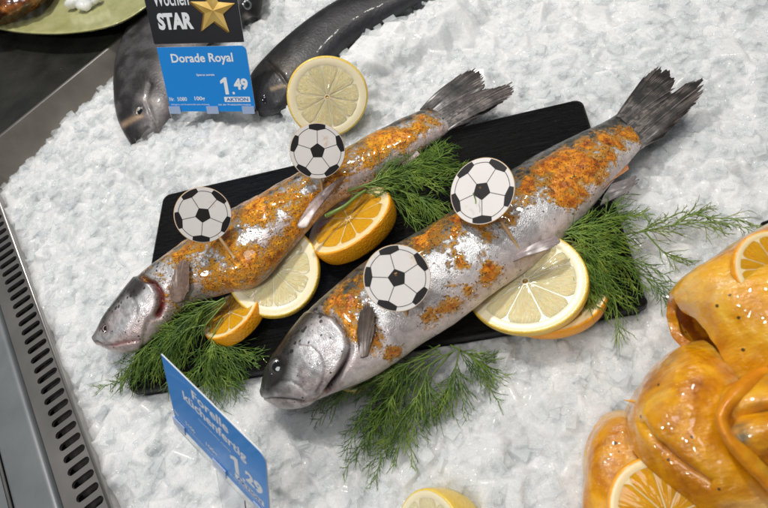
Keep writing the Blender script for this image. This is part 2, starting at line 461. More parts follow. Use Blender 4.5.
def ice_mounds(p):
    h = np.zeros(p.shape[:-1])
    long_edge = [P(292, 104, 0), P(331, 62, 0.5), P(352, 44, .5), P(374, 32, .5), P(400, 16, .5), P(440, -6, .5)]
    d = poly_dist(p, [q + np.array([1.2, -1.6, 0]) for q in long_edge]); h += 1.9 * np.exp(-(d / 1.5) ** 2)
    d = poly_dist(p, [P(262, 48, 0), P(300, 12, 0), P(330, -20, 0)]); h += .5 * np.exp(-(d / 3) ** 2)
    d = poly_dist(p, [P(70, 120, 0), P(110, 78, 0)]); h += .7 * np.exp(-(d / 3) ** 2)
    d = poly_dist(p, [P(180, 150, 0), P(210, 125, 0)]); h += .8 * np.exp(-(d / 2.2) ** 2)
    d = poly_dist(p, [P(140, 150, 0), P(170, 125, 0)]); h += .8 * np.exp(-(d / 1.6) ** 2)
    return h

def build_ice():
    st = 0.085
    xs = np.arange(-47, 27, st); ys = np.arange(-1, 74, st)
    nx, ny = len(xs), len(ys)
    XX, YY = np.meshgrid(xs, ys, indexing='ij')
    p2 = np.stack([XX, YY], -1); p3 = np.stack([XX, YY, XX * 0], -1)
    base = ZI - .25 + .75 * (fbm(p3, .22, 3) - .5) + .5 * (fbm(p3, .7, 2) - .5) + ice_mounds(p2)
    # crushed pieces: little tilted convex facetted lumps, the highest wins
    hgt = base + .05 * (fbm(p3, 3.5, 3) - .5); PID = np.full(hgt.shape, .5); PRO = np.full(hgt.shape, .5)
    R = np.random.default_rng(5)
    def lumps(N, r0, r1, lift):
        nonlocal hgt
        for k in range(N):
            cx = R.uniform(xs[0], xs[-1]); cy = R.uniform(ys[0], ys[-1])
            r = R.uniform(r0, r1); m = int(r * 1.5 / st) + 2
            i = int((cx - xs[0]) / st); j = int((cy - ys[0]) / st)
            i0, i1, j0, j1 = max(0, i - m), min(nx, i + m), max(0, j - m), min(ny, j + m)
            if i1 - i0 < 3 or j1 - j0 < 3: continue
            dx = XX[i0:i1, j0:j1] - cx; dy = YY[i0:i1, j0:j1] - cy
            b = base[min(i, nx - 1), min(j, ny - 1)]
            ta = R.uniform(0, 6.28); tl = abs(R.normal(0, .28))
            top = b + lift * R.uniform(.2, 1) * r + tl * (dx * np.cos(ta) + dy * np.sin(ta))
            ns = R.integers(4, 8); a0 = R.uniform(0, 6.28)
            for q in range(ns):
                a = a0 + q * 6.28 / ns + R.normal(0, .2)
                rr = r * R.uniform(.6, 1.1); sl = R.uniform(.7, 2.4)
                top = np.minimum(top, b + lift * r + sl * (rr - (dx * np.cos(a) + dy * np.sin(a))) - lift * r * .9)
            w = top > hgt[i0:i1, j0:j1]
            hgt[i0:i1, j0:j1][w] = top[w]; PID[i0:i1, j0:j1][w] = R.random(); PRO[i0:i1, j0:j1][w] = R.random()
    lumps(5600, .6, 1.25, .42)
    lumps(8500, .3, .65, .75)
    lumps(6000, .14, .3, 1.1)
    # half-melted: soften
    for _ in range(1):
        k = hgt.copy()
        k[1:-1, 1:-1] = (hgt[1:-1, 1:-1] * 2 + hgt[:-2, 1:-1] + hgt[2:, 1:-1] + hgt[1:-1, :-2] + hgt[1:-1, 2:]) / 6
        hgt = k
    # keep clear of the board and slope down into the gutters
    dl = -(p3 - RA) @ rw; dt = (p3 - TA) @ tw
    hgt -= .10 * (1 - smoothstep(0, 1.2, dl)) + .9 * (1 - smoothstep(0, 2.5, dt - 1.0))
    hgt = np.where(dl < .35, np.minimum(hgt, -.42), hgt)
    bx = smoothstep(0.0, .5, np.maximum(np.abs(XX - BCX) - BHX, np.abs(YY - BCY) - BHY) + .35)
    hgt = np.where(bx < 1, np.minimum(hgt, -.55 - 1.0 * (1 - bx)), hgt)
    V = np.stack([XX, YY, hgt], -1).reshape(-1, 3)
    F = grid_faces(nx, ny)
    keep = (dl.ravel() > -.02) & (dt.ravel() > -.1)
    F = F[keep[F].all(1)]
    used = np.zeros(len(V), bool); used[F.ravel()] = True
    idx = np.cumsum(used) - 1
    pc = np.column_stack([PID.ravel(), PRO.ravel(), PID.ravel()])[used]
    o = mesh("crushed_ice", V[used], idx[F], ICE, origin=(0, 20, -1), attrs=dict(Piece=pc))
    props(o, kind='structure')
    return xs, ys, hgt

BCX, BCY, BHX, BHY = -8.14, 21.9, 14.78, 7.5
XS, YS, HG = build_ice()
def ice_z(x, y):
    i = int(np.clip((x - XS[0]) / (XS[1] - XS[0]), 0, len(XS) - 1)); j = int(np.clip((y - YS[0]) / (YS[1] - YS[0]), 0, len(YS) - 1))
    return HG[i, j]

# half-clear angular chips lying on and between the pieces
def ice_chips(N):
    R = np.random.default_rng(21)
    cube = np.array([(a, b, c) for a in (-1, 1) for b in (-1, 1) for c in (-1, 1)], float)
    cf = np.array([(0, 1, 3, 2), (4, 6, 7, 5), (0, 4, 5, 1), (2, 3, 7, 6), (0, 2, 6, 4), (1, 5, 7, 3)])
    Vs = []; Fs = []; n = 0
    while n < N:
        x = R.uniform(-46, 24); y = R.uniform(3, 70)
        if abs(x - BCX) < BHX + .35 and abs(y - BCY) < BHY + .35: continue
        q = np.array([x, y, 0.])
        if -(q - RA) @ rw < .6 or (q - TA) @ tw < .8: continue
        if x > -8 and y > 36 and R.random() < .65: continue
        s = R.uniform(.16, .52)
        c = cube * np.array([s * R.uniform(.7, 1.3), s * R.uniform(.6, 1.0), s * R.uniform(.3, .6)]) * R.uniform(.6, 1.0, (8, 3))
        a = R.uniform(0, 6.28); b = R.normal(0, .35)
        Rz = np.array([[np.cos(a), -np.sin(a), 0], [np.sin(a), np.cos(a), 0], [0, 0, 1]])
        Rx = np.array([[1, 0, 0], [0, np.cos(b), -np.sin(b)], [0, np.sin(b), np.cos(b)]])
        Vs.append(c @ Rx @ Rz + np.array([x, y, ice_z(x, y) + s * .05])); Fs.append(cf + 8 * n); n += 1
    o = mesh("ice_chips", np.vstack(Vs), np.vstack(Fs), CLEAR_ICE, origin=(0, 20, -1), smooth=False)
    props(o, "half clear angular chips scattered all over the crushed ice", "ice", kind='stuff')
    bv = o.modifiers.new("bevel", 'BEVEL'); bv.width = .0005; bv.segments = 2
ice_chips(6500)

# dark counter surface behind the tray, far beyond the frame
mb = MB()
far0 = TA - tw * .25
def Q(a, b, z): q = TA + tu * a - tw * b; return np.array([q[0], q[1], z])
mb.add([Q(-30, .35, .85), Q(70, .35, .85), Q(70, 60, .85), Q(-30, 60, .85)], [(0, 1, 2, 3)])
o = mb.build("dark_counter_top", COUNTER, origin=Q(20, 20, .85)); props(o, kind='structure')
# floor of the display case underneath everything
mb = MB(); mb.add([(-90, -30, -4.5), (60, -30, -4.5), (60, 100, -4.5), (-90, 100, -4.5)], [(0, 1, 2, 3)])
o = mb.build("display_case_floor", DARK, origin=(0, 20, -4.5)); props(o, kind='structure')

# steel tray wall: a rolled top edge and a sloping inner face
tr = empty("steel_tray_wall", Q(15, 0, -1), "bare steel tray wall between the dark counter and the ice", "tray wall")
prof = [(.38, .80), (.30, .98), (.12, 1.04), (-.05, .98), (-.14, .8), (-.5, .1), (-1.2, -1.3), (-2.2, -2.6)]
rows = []
for a in np.linspace(-14, 60, 40):
    rows.append([Q(a, b, z) for b, z in prof])
rows = np.array(rows)
mesh("inner_face", rows[:, 3:].reshape(-1, 3), grid_faces(40, 5), STEEL_WARM, tr)
mesh("rolled_edge", rows[:, :4].reshape(-1, 3), grid_faces(40, 4), STEEL, tr)

# drain rail with real slots
rail = empty("slotted_drain_rail", RA + ru * 14 + np.array([0, 0, -.2]), "steel drain rail with a row of slots along the left edge of the ice", "drain rail")
W = abs((P(64, 508, -.5) - RA) @ rw); pitch = .90; L = 40
sl0, sl1 = .06 * W, .66 * W
NQ = 32
V = []; F = []
for k in range(int(L / pitch)):
    u0 = -5 + k * pitch
    hole = []; outer = []
    cxm, hw, hl = (sl0 + sl1) / 2 + .05, .25, (sl1 - sl0) / 2
    for q in range(NQ):
        a = 2 * np.pi * (q + .5) / NQ; c, s = np.cos(a), np.sin(a)
        # stadium along w
        x = np.clip(hl * 3 * c, -(hl - hw), hl - hw) + hw * c; y = hw * s
        hole.append((cxm + x, u0 + pitch / 2 + y))
        m = max(abs(c), abs(s)); ox = c / m; oy = s / m
        outer.append((W / 2 + ox * W / 2, u0 + pitch / 2 + oy * pitch / 2))
    # make sure cell corners exist
    b = len(V)
    for (w_, u_) in outer: V.append(RA + rw * w_ + ru * u_)
    for (w_, u_) in hole: V.append(RA + rw * w_ + ru * u_)
    for (w_, u_) in hole: V.append(RA + rw * w_ + ru * u_ + np.array([0, 0, -.22]))
    for q in range(NQ):
        r = (q + 1) % NQ
        F.append((b + q, b + r, b + NQ + r, b + NQ + q)); F.append((b + NQ + q, b + NQ + r, b + 2 * NQ + r, b + 2 * NQ + q))
    cs = len(V)
    for sx, sy, qq in ((1, 1, 0), (-1, 1, 1), (-1, -1, 2), (1, -1, 3)):
        V.append(RA + rw * (W / 2 + sx * W / 2) + ru * (u0 + pitch / 2 + sy * pitch / 2))
        q1 = int(NQ / 8 + qq * NQ / 4) - 1; q2 = (q1 + 1) % NQ
        F.append((b + q1, cs + qq, b + q2))
mesh("slotted_strip", V, F, STEEL, rail, smooth=False)
mb = MB()
mb.tube([RA + ru * -8 + rw * -.04 + np.array([0, 0, .06]), RA + ru * 36 + rw * -.04 + np.array([0, 0, .06])], .13, 12)
mb.build("rolled_lip", STEEL, rail, smooth=True)
mb = MB()
mb.box(RA + ru * 14 + rw * (W / 2) + np.array([0, 0, -1.6]), ru * 22, rw * (W / 2 - .02), (0, 0, .05))
mb.box(RA + ru * 14 + rw * (W - .02) + np.array([0, 0, -.95]), ru * 22, rw * .04, (0, 0, .43))
mb.build("channel", DARK, rail)
mb = MB(); mb.box(RA + ru * 14 + rw * -.05 + np.array([0, 0, -1.3]), ru * 22, rw * .05, (0, 0, 1.28))
mb.build("side_wall", STEEL, rail)
# grey fascia panel and the pale strip beyond
pan = empty("grey_fascia_panel", RA + rw * (W + 2) + ru * 10 + np.array([0, 0, -.6]), "smooth blue grey panel left of the slotted steel drain rail", "panel")
pw = abs((P(12, 508, -.5) - RA) @ rw)
def QR(w_, u_, z): q = RA + rw * w_ + ru * u_; return np.array([q[0], q[1], z])
prof = [(W + .22, -1.2), (W + .25, -.62), (W + .38, -.5), (W + .6, -.47), ((W + pw) / 2, -.5), (pw - .25, -.52), (pw - .08, -.6), (pw, -.8), (pw, -1.3)]
rows = np.array([[QR(w_, u_, z) for w_, z in prof] for u_ in np.linspace(-8, 36, 12)])
mesh("panel_face", rows.reshape(-1, 3), grid_faces(12, len(prof)), PANEL, pan)
mb = MB(); mb.tube([QR(pw + .12, -8, -.62), QR(pw + .12, 36, -.62)], .09, 10)
mb.build("edge_trim", STEEL, pan, smooth=True)
mb = MB(); mb.box(QR(pw + 5, 14, -1.1), ru * 22, rw * 4.6, (0, 0, .3))
o = mb.build("outer_counter_ledge", PANEL, origin=QR(pw + 5, 14, -1)); props(o, kind='structure')

# ------------------------------------------------------------------ black board
def build_board():
    N = 14; r = .55
    def outline(hx, hy, rr):
        pts = []
        for cx_, cy_, a0 in ((hx - rr, hy - rr, 0), (-hx + rr, hy - rr, 90), (-hx + rr, -hy + rr, 180), (hx - rr, -hy + rr, 270)):
            for k in range(N):
                a = math.radians(a0 + 90 * k / (N - 1)); pts.append((BCX + cx_ + rr * math.cos(a), BCY + cy_ + rr * math.sin(a)))
        return np.array(pts)
    R = np.random.default_rng(2)
    loops = []
    for hx, hy, z in ((BHX - .42, BHY - .42, -.02), (BHX - .12, BHY - .12, 0.0), (BHX - .03, BHY - .03, -.05), (BHX, BHY, -.14), (BHX, BHY, -.5), (BHX - .15, BHY - .15, -.62), (BHX - .15, BHY - .15, -1.1)):
        o = outline(hx, hy, r); loops.append(np.column_stack([o, np.full(len(o), z)]))
    L = np.array(loops); n = L.shape[1]
    # chipped front right corner
    V = L.reshape(-1, 3); F = [tuple(f) for f in grid_faces(len(loops), n, True)]
    d = np.hypot(V[:, 0] - (BCX + BHX), V[:, 1] - (BCY - BHY + 1.0))
    V[:, 0] -= .35 * np.exp(-(d / .5) ** 2)
    F.append(tuple(range(n)))
    F = [f if len(f) > 4 else f for f in F]
    o = mesh("black_serving_board", V, F, BOARD, origin=(BCX, BCY, -1.1), smooth=False)
    props(o, "long black wood grained serving board under the two trout", "board")
build_board()
#==OBJECTS==
# ================================================================== FISH
def dist_px(q, pts):
    """distance of chart points q (N,2) to a polyline given at photo scale"""
    pts = [np.asarray(p, float) for p in pts]; D = np.full(len(q), 1e9)
    for a, b in zip(pts[:-1], pts[1:]):
        d = b - a; t = np.clip(((q - a) @ d) / (d @ d + 1e-9), 0, 1)
        D = np.minimum(D, np.linalg.norm(q - (a + t[:, None] * d), axis=1))
    return D
def inside(q, poly, soft=3.0):
    """soft polygon mask"""
    poly = np.asarray(poly, float); n = len(poly); c = np.zeros(len(q), bool)
    for i in range(n):
        x1, y1 = poly[i]; x2, y2 = poly[(i + 1) % n]
        hit = ((y1 > q[:, 1]) != (y2 > q[:, 1])) & (q[:, 0] < (x2 - x1) * (q[:, 1] - y1) / (y2 - y1 + 1e-9) + x1)
        c ^= hit
    d = dist_px(q, list(poly) + [poly[0]])
    return np.clip(.5 + np.where(c, d, -d) / (2 * soft), 0, 1)

class Fish:
    def __init__(s, st, z0, thick, nu=440, nv=150, squash=0.62, tail=0.5, pw=2.0):
        """st: rows (back x, back y, belly x, belly y) from snout to tail root"""
        st = np.asarray(st, float); K = spline(st, None, nu)
        u = np.linspace(0, 1, nu)
        # taper to a rounded snout
        B, Vb = K[:, :2], K[:, 2:]
        L = np.linalg.norm(B - Vb, axis=1)
        zc = np.interp(u, np.linspace(0, 1, len(thick)), thick)       # half thickness at each place, cm
        for _ in range(3): zc = np.convolve(np.pad(zc, 8, mode='edge'), np.ones(17) / 17, 'valid')
        z0u = np.interp(u, np.linspace(0, 1, len(z0)), z0)
        for _ in range(3): z0u = np.convolve(np.pad(z0u, 8, mode='edge'), np.ones(17) / 17, 'valid')
        zmid = z0u + zc
        C = np.array([P(*(0.5 * (B[i] + Vb[i])), zmid[i]) for i in range(nu)])
        PB = np.array([P(*B[i], zmid[i]) for i in range(nu)]); PV = np.array([P(*Vb[i], zmid[i]) for i in range(nu)])
        D = PB - PV; a = np.linalg.norm(D, axis=1) / 2; D /= 2 * a[:, None]
        ang = np.arange(nv) * 2 * np.pi / nv
        ca, sa = np.cos(ang), np.sin(ang)
        sx = np.sign(ca) * np.abs(ca) ** (2 / pw); sz = np.sign(sa) * np.abs(sa) ** (2 / (pw + .1))
        sz = np.where(sz < 0, sz * squash, sz)
        e = (Vb - B) / (L[:, None] + 1e-9)
        for it in range(6):
            R = C[:, None] + (a[:, None] * sx)[..., None] * D[:, None] + np.array([0, 0, 1.]) * (zc[:, None] * sz)[..., None]
            q = proj(R); d = ((q - B[:, None]) * e[:, None]).sum(-1)
            lo, hi = d.min(1), d.max(1)
            k = (L / (hi - lo + 1e-9)); k = np.clip(k, .5, 1.6)
            sh = ((lo + hi) / 2 - L / 2) / L
            C = C + D * (sh * 2 * a)[:, None]; a = a * k
            # smooth to keep the body fair
            a = np.convolve(np.pad(a, 4, mode='edge'), np.ones(9) / 9, 'valid') if it < 5 else a
        s.R = R; s.C, s.D, s.a, s.zc = C, D, a, zc
        s.nu, s.nv, s.u, s.ang = nu, nv, u, ang
        s.V = R.reshape(-1, 3).copy(); s.q = proj(s.V)
        s.U = np.repeat(u, nv); s.A = np.tile(ang, nu)
        s.t = np.tile(sx, nu)                 # +1 back, -1 belly
        s.top = np.tile(sz > -.15, nu)
        # normals
        G = s.V.reshape(nu, nv, 3); du = np.gradient(G, axis=0); dv = np.roll(G, -1, 1) - np.roll(G, 1, 1)
        n = np.cross(dv, du); n /= np.linalg.norm(n, axis=2)[..., None] + 1e-9
        if (n[nu // 2, nv // 4] @ np.array([0, 0, 1.])) < 0: n = -n
        s.N = n.reshape(-1, 3)
    def push(s, h): s.V = s.V + s.N * h[:, None]
    def build(s, name, mat, parent, skin, mark):
        nu, nv = s.nu, s.nv
        V = np.vstack([s.V, s.R[0].mean(0)[None] * 1.0, s.R[-1].mean(0)[None]])
        F = [tuple(f) for f in grid_faces(nu, nv, True)]
        F += [(nu * nv, (j + 1) % nv, j) for j in range(nv)]
        F += [(nu * nv + 1, (nu - 1) * nv + j, (nu - 1) * nv + (j + 1) % nv) for j in range(nv)]
        skin = np.vstack([skin, skin[:1], skin[-1:]]); mark = np.vstack([mark, mark[:1], mark[-1:]])
        return mesh(name, V, F, mat, parent, attrs=dict(Skin=skin, Mark=mark))
    def surf_z(s, x, y):
        """height of the upper surface seen at photo position"""
        m = s.top; d = np.hypot(s.q[m, 0] - x, s.q[m, 1] - y); return s.V[m][d.argmin()]

def on_body(f, pts, off):
    return [f.surf_z(x, y)[2] + d for (x, y), d in zip(pts, off)]

def mixrgb(a, b, k): return a * (1 - k[:, None]) + np.asarray(b)[None] * k[:, None]

def fin_sheet(name, base, tips, zb, zt, parent, mat=None, nr=60, nl=36, dark=(.16, .14, .135), pale=(.42, .36, .34), ray=.03, frag=0.0, spots=False, seed=1, thick=.03, arch=0.0, tint=None):
    """fin between two photo polylines (root and free edge), heights zb -> zt"""
    R = np.random.default_rng(seed)
    b = spline(np.array(base, float), None, nr); t = spline(np.array(tips, float), None, nr)
    zb = np.interp(np.linspace(0, 1, nr), np.linspace(0, 1, len(np.atleast_1d(zb))), np.atleast_1d(zb))
    zt = np.interp(np.linspace(0, 1, nr), np.linspace(0, 1, len(np.atleast_1d(zt))), np.atleast_1d(zt))
    PB = np.array([P(*b[i], zb[i]) for i in range(nr)]); PT = np.array([P(*t[i], zt[i]) for i in range(nr)])
    if frag:
        j = 1 - frag * R.random(nr) ** 1.5
        PT = PB + (PT - PB) * j[:, None]
    v = np.linspace(0, 1, nl)
    G = PB[:, None] * (1 - v)[None, :, None] + PT[:, None] * v[None, :, None]
    G[..., 2] += arch * np.sin(np.pi * v)[None]
    wav = np.cos(np.arange(nr) * np.pi) * ray * 1.0
    G[..., 2] += wav[:, None] * (.3 + .7 * v)[None] + (vnoise(G, 1.3) - .5) * .12 * v[None]
    top = G.copy(); bot = G.copy(); th = thick * (1.6 - 1.3 * v)[None]
    top[..., 2] += th; bot[..., 2] -= th
    V = np.vstack([top.reshape(-1, 3), bot.reshape(-1, 3)])
    F = grid_faces(nr, nl); n = nr * nl
    Fb = F[:, ::-1] + n
    side = []
    for i in range(nr - 1):
        side.append((i * nl + nl - 1, (i + 1) * nl + nl - 1, n + (i + 1) * nl + nl - 1, n + i * nl + nl - 1))
        side.append(((i + 1) * nl, i * nl, n + i * nl, n + (i + 1) * nl))
    for j in range(nl - 1):
        side.append((j + 1, j, n + j, n + j + 1)); side.append(((nr - 1) * nl + j, (nr - 1) * nl + j + 1, n + (nr - 1) * nl + j + 1, n + (nr - 1) * nl + j))
    F = np.vstack([F, Fb, np.array(side)])
    rayc = (np.arange(nr) % 2)[:, None] * np.ones((1, nl))
    k = .04 + rayc * (.25 + .75 * R.random(nr)[:, None]) * (.45 + .55 * smoothstep(.3, .6, vnoise(G, 1.6))) + .5 * (vnoise(G, 1.8) - .5) - .3 * v[None]
    k = np.clip(k, 0, 1)[..., None]
    c = np.array(dark) * (1 - k) + np.array(pale) * k
    if spots:
        sp = (vnoise(G, 6.5) > .60)[..., None] * np.clip(1.2 - v, 0, 1)[None, :, None]
        c = c * (1 - .8 * sp)
    if tint is not None: c = c * np.array(tint)
    c = np.concatenate([c.reshape(-1, 3)] * 2)
    return mesh(name, V, F, mat or FIN, parent, attrs=dict(Skin=c))

def eyeball(parent, c, nrm, r, iris=EYE_IRIS):
    """c in cm, disc-like domed eye facing nrm, with iris and pupil"""
    nrm = norm(nrm); a = norm(np.cross(nrm, [0.3, 1, 0.2])); b = np.cross(nrm, a)
    def dome(rr, h, off, n=28, m=8):
        V = []; 
        for k in range(m):
            f = k / (m - 1) * np.pi / 2
            for q in range(n):
                g = 2 * np.pi * q / n
                V.append(c + nrm * (off + h * np.sin(f)) + (a * np.cos(g) + b * np.sin(g)) * rr * max(np.cos(f), .01))
        return np.array(V), grid_faces(m, n, False)
    V, F = dome(r, r * .26, 0); F = np.vstack([grid_faces(8, 28, True)])
    e = mesh("eye", V, F, iris, parent)
    V, _ = dome(r * .6, r * .07, r * .225)
    mesh("pupil", V, F, EYE_PUPIL, e)
    a_ = np.linspace(0, 2 * np.pi, 30); rim_ = MB(); rim_.tube(np.array([c + (a * np.cos(g) + b * np.sin(g)) * r * .98 + nrm * .02 for g in a_]), .035, 6, cap=False); rim_.build('eye_rim', EYE_PUPIL, e, smooth=True)
    return e

SIL = np.array([.72, .72, .735]); BACKC = np.array([.05, .05, .038]); BELLY = np.array([.78, .68, .66])

# ---- trout on the right (nearest the camera)
def trout_near():
    st = [(262, 389, 264, 400), (268, 371, 279, 407), (285, 343, 304, 405), (305, 316, 336, 392), (333, 288, 371, 378), (362, 264, 399, 360), (392, 246, 425, 342),
          (428, 226, 458, 321), (467, 200, 494, 293), (512, 169, 540, 261), (548, 148, 580, 222), (582, 132, 606, 190), (606, 121, 629, 163), (622, 110, 648, 139)]
    z0 = [.15, .1, .05, .05, .05, .05, .05, .05, .05, .05, .1, .3, .4, .4]
    th = [.35, .95, 1.3, 1.55, 1.75, 1.85, 1.9, 1.9, 1.8, 1.6, 1.3, 1.0, .6, .10]
    f = Fish(st, z0, th, nu=520)
    root = empty("trout", f.C[200] * np.array([1, 1, 0]), "near trout with clear dark eye, bright silver gill cover and orange marinade in separate patches", "trout", "whole trout on the black board")
    q, t, U = f.q, f.t, f.U
    nz = fbm(f.V, 1.2, 4); nzf = fbm(f.V, 5, 3)
    opx = [(316, 313), (332, 318), (344, 333), (347, 347), (343, 360), (336, 374), (326, 388)]      # gill cover edge
    op = inside(q, [(262, 400), (258, 380), (268, 360), (285, 335), (305, 312)] + opx + [(310, 405), (280, 415)], 1.6) * f.top
    pre = dist_px(q, [(300, 345), (312, 346), (320, 354), (325, 367), (323, 380), (316, 390)])
    mouth = dist_px(q, [(262, 399), (270, 397), (282, 397), (294, 398), (302, 399)])
    maxil = dist_px(q, [(270, 389), (282, 381), (292, 381), (300, 386), (306, 392)])
    eye_d = np.hypot((q[:, 0] - 277.5), (q[:, 1] - 367))
    gill = dist_px(q, [(a + 1.5, b + .5) for a, b in opx])
    collar = dist_px(q, [(306, 309), (322, 308), (342, 316), (354, 332), (357, 352), (353, 366)])
    h = .11 * op * smoothstep(.02, .12, U)
    h -= .045 * np.exp(-(pre / 1.4) ** 2) * f.top
    h -= .07 * np.exp(-(mouth / 1.3) ** 2) * f.top
    h -= .05 * np.exp(-(maxil / 1.4) ** 2) * f.top
    h += .03 * np.exp(-((eye_d - 11) / 3) ** 2) * f.top - .12 * np.exp(-(eye_d / 7) ** 4) * f.top
    h -= (.22 + .25 * smoothstep(335, 375, q[:, 1])) * np.exp(-((gill - 1.2) / 2.6) ** 2) * (1 - op) * f.top
    h += .05 * np.exp(-(collar / 5) ** 2) * f.top * (1 - op)
    h += (nz - .5) * .07 * smoothstep(.1, .25, U) + (nzf - .5) * .018 - .03 * np.exp(-((t - .12) / .03) ** 2) * smoothstep(.3, .36, U) * f.top
    mar = np.zeros(len(q))
    polys = [[(321, 312), (330, 296), (345, 283), (358, 277), (365, 283), (363, 300), (361, 322), (357, 341), (346, 334), (338, 322)],
             [(392, 246), (425, 226), (462, 203), (474, 214), (464, 232), (448, 246), (428, 252), (410, 258), (400, 262)],
             [(452, 250), (462, 255), (466, 266), (458, 272), (452, 292), (446, 286), (452, 268)],
             [(462, 286), (474, 286), (474, 297), (464, 298)], [(415, 318), (440, 306), (454, 296), (462, 306), (446, 316), (424, 326)],
             [(374, 318), (381, 325), (380, 350), (373, 354), (371, 335)], [(385, 352), (400, 346), (404, 354), (390, 360)],
             [(484, 232), (494, 234), (488, 252), (500, 268), (500, 284), (486, 286), (480, 268), (482, 250)],
             [(514, 178), (540, 160), (575, 140), (606, 127), (632, 126), (640, 138), (622, 152), (612, 168), (592, 180), (584, 192), (568, 196), (560, 206), (540, 200), (516, 212)],
             [(470, 216), (500, 195), (516, 205), (514, 226), (492, 226), (474, 232)],
             [(560, 178), (590, 168), (604, 176), (588, 196), (576, 212), (560, 206)]]
    for p in polys: mar = np.maximum(mar, inside(q, p, 8) * .84)
    mar = np.maximum(mar, .30 * np.exp(-((t - .35) / .4) ** 2) * smoothstep(.25, .3, U) * (1 - smoothstep(.93, .97, U)))
    mar = np.maximum(mar, .5 * inside(q, [(375, 262), (400, 244), (420, 250), (420, 262), (395, 275)], 6))
    mar *= (.62 + .62 * smoothstep(.38, .60, fbm(f.V, 1.5, 4))) * f.top * (1 - op) * (1 - .5 * smoothstep(.5, .8, t))
    col = np.tile(SIL, (len(q), 1))
    back = smoothstep(-.10, .42, t + .55 * (nz - .5))
    col = mixrgb(col, BACKC, back * .95)
    bel = smoothstep(.45, .85, -t + .3 * (nz - .5)); col = mixrgb(col, BELLY, bel * .8)
    # dull pinkish bloom and grey cloudiness along the flank
    col = mixrgb(col, (.40, .39, .40), .28 * smoothstep(.5, .68, fbm(f.V * np.array([1, 1, 1]), .9, 4)) * (1 - op))
    col = mixrgb(col, (.62, .47, .46), .45 * op * smoothstep(.5, .7, nz))
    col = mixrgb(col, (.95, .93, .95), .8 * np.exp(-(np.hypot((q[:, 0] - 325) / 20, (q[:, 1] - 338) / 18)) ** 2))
    col = mixrgb(col, (.055, .055, .05), .93 * inside(q, [(258, 398), (262, 374), (276, 342), (300, 308), (300, 300), (318, 290), (326, 300), (308, 322), (292, 346), (292, 364), (286, 380), (270, 394)], 4))
    col = mixrgb(col, (.025, .024, .026), np.exp(-((eye_d - 9) / 2.2) ** 2) * .8)
    col = mixrgb(col, (.05, .045, .045), np.exp(-(mouth / 1.3) ** 2) * .8)
    col = mixrgb(col, (.20, .18, .18), .6 * np.exp(-(dist_px(q, [(266, 390), (276, 388), (290, 390)]) / 3.5) ** 2))
    col = mixrgb(col, (.30, .25, .25), .6 * np.exp(-(dist_px(q, [(264, 402), (276, 402), (290, 404)]) / 4) ** 2))
    col = mixrgb(col, (.42, .20, .16), np.exp(-(dist_px(q, [(302, 401), (316, 397), (332, 391), (343, 383)]) / 1.4) ** 2) * .6)
    col = mixrgb(col, (.16, .11, .11), np.exp(-(pre / 1.1) ** 2) * .7)
    col = mixrgb(col, (.05, .015, .013), np.exp(-((gill - .8) / (1.3 + 1.8 * smoothstep(340, 372, q[:, 1]))) ** 2) * (1 - op) * .97)
    col = mixrgb(col, (.70, .60, .59), np.exp(-((collar) / 6) ** 2) * (1 - op) * .75 * (gill > 2.5))
    col = mixrgb(col, (.07, .065, .06), smoothstep(.90, 1.0, U + .12 * (nzf - .5)) * smoothstep(-.7, .2, t + (nz - .5)) * .85)
    dk = inside(q, [(258, 398), (262, 374), (276, 342), (300, 308), (300, 300), (318, 290), (328, 302), (310, 324), (294, 348), (294, 366), (286, 382), (270, 394)], 5)
    col = mixrgb(col, (.028, .028, .025), dk * .85)
    col = col * (1 - op * (1 - dk) * .28 * smoothstep(.54, .38, fbm(f.V, 3.2, 4)))[:, None]
    spot = smoothstep(.0, .6, t) * .72 + .04 * op * (t > -.2) + .10 + .30 * dk + .4 * smoothstep(.93, .97, U); spot *= f.top
    mark = np.column_stack([mar, np.clip(spot, 0, 1), (1 - .75 * back - .4 * bel) * (1 - .9 * dk)])
    h += .05 * smoothstep(.4, .7, mar)
    f.push(h)
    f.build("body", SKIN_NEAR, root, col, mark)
    e = f.surf_z(277.5, 367)
    eyeball(root, e - np.array([0, 0, .03]), norm(CAMP - e) * .55 + np.array([0, 0, .5]), .47)
    # gill slit lining
    zf = f.surf_z(366, 350)[2]
    fin_sheet("pectoral_fin", [(360, 358), (363, 358), (368, 356)], [(357, 330), (360, 310), (367, 302), (374, 308), (375, 330)], on_body(f, [(360, 358), (363, 357), (368, 354)], [-.03, 0, -.03]), on_body(f, [(357, 330), (360, 310), (367, 303), (374, 308), (375, 330)], [.12, .2, .3, .3, .2]), root, nr=44, dark=(.045, .032, .022), pale=(.34, .23, .17), arch=.08, frag=.10, seed=3, thick=.018)
    zf = f.surf_z(520, 250)[2]
    fin_sheet("pelvic_fin", [(513, 262), (515, 256), (522, 250)], [(548, 250), (560, 242), (556, 235)], [zf - .2, zf, zf + .1], zf + .3, root, nr=22, dark=(.22, .17, .17), pale=(.50, .42, .42), arch=.1, seed=4)
    zf = f.surf_z(607, 186)[2]
    fin_sheet("anal_fin", [(600, 206), (604, 196), (612, 184)], [(628, 192), (640, 180), (636, 175)], [zf - .3, zf - .1, zf], zf - .1, root, nr=22, dark=(.10, .09, .09), pale=(.30, .26, .25), frag=.15, seed=5)
    fin_sheet("rear_fin_lobe", [(603, 190), (606, 186), (610, 182)], [(620, 172), (627, 165), (629, 169)], zf + .1, zf + .1, root, nr=14, dark=(.35, .13, .03), pale=(.5, .25, .1), seed=6)
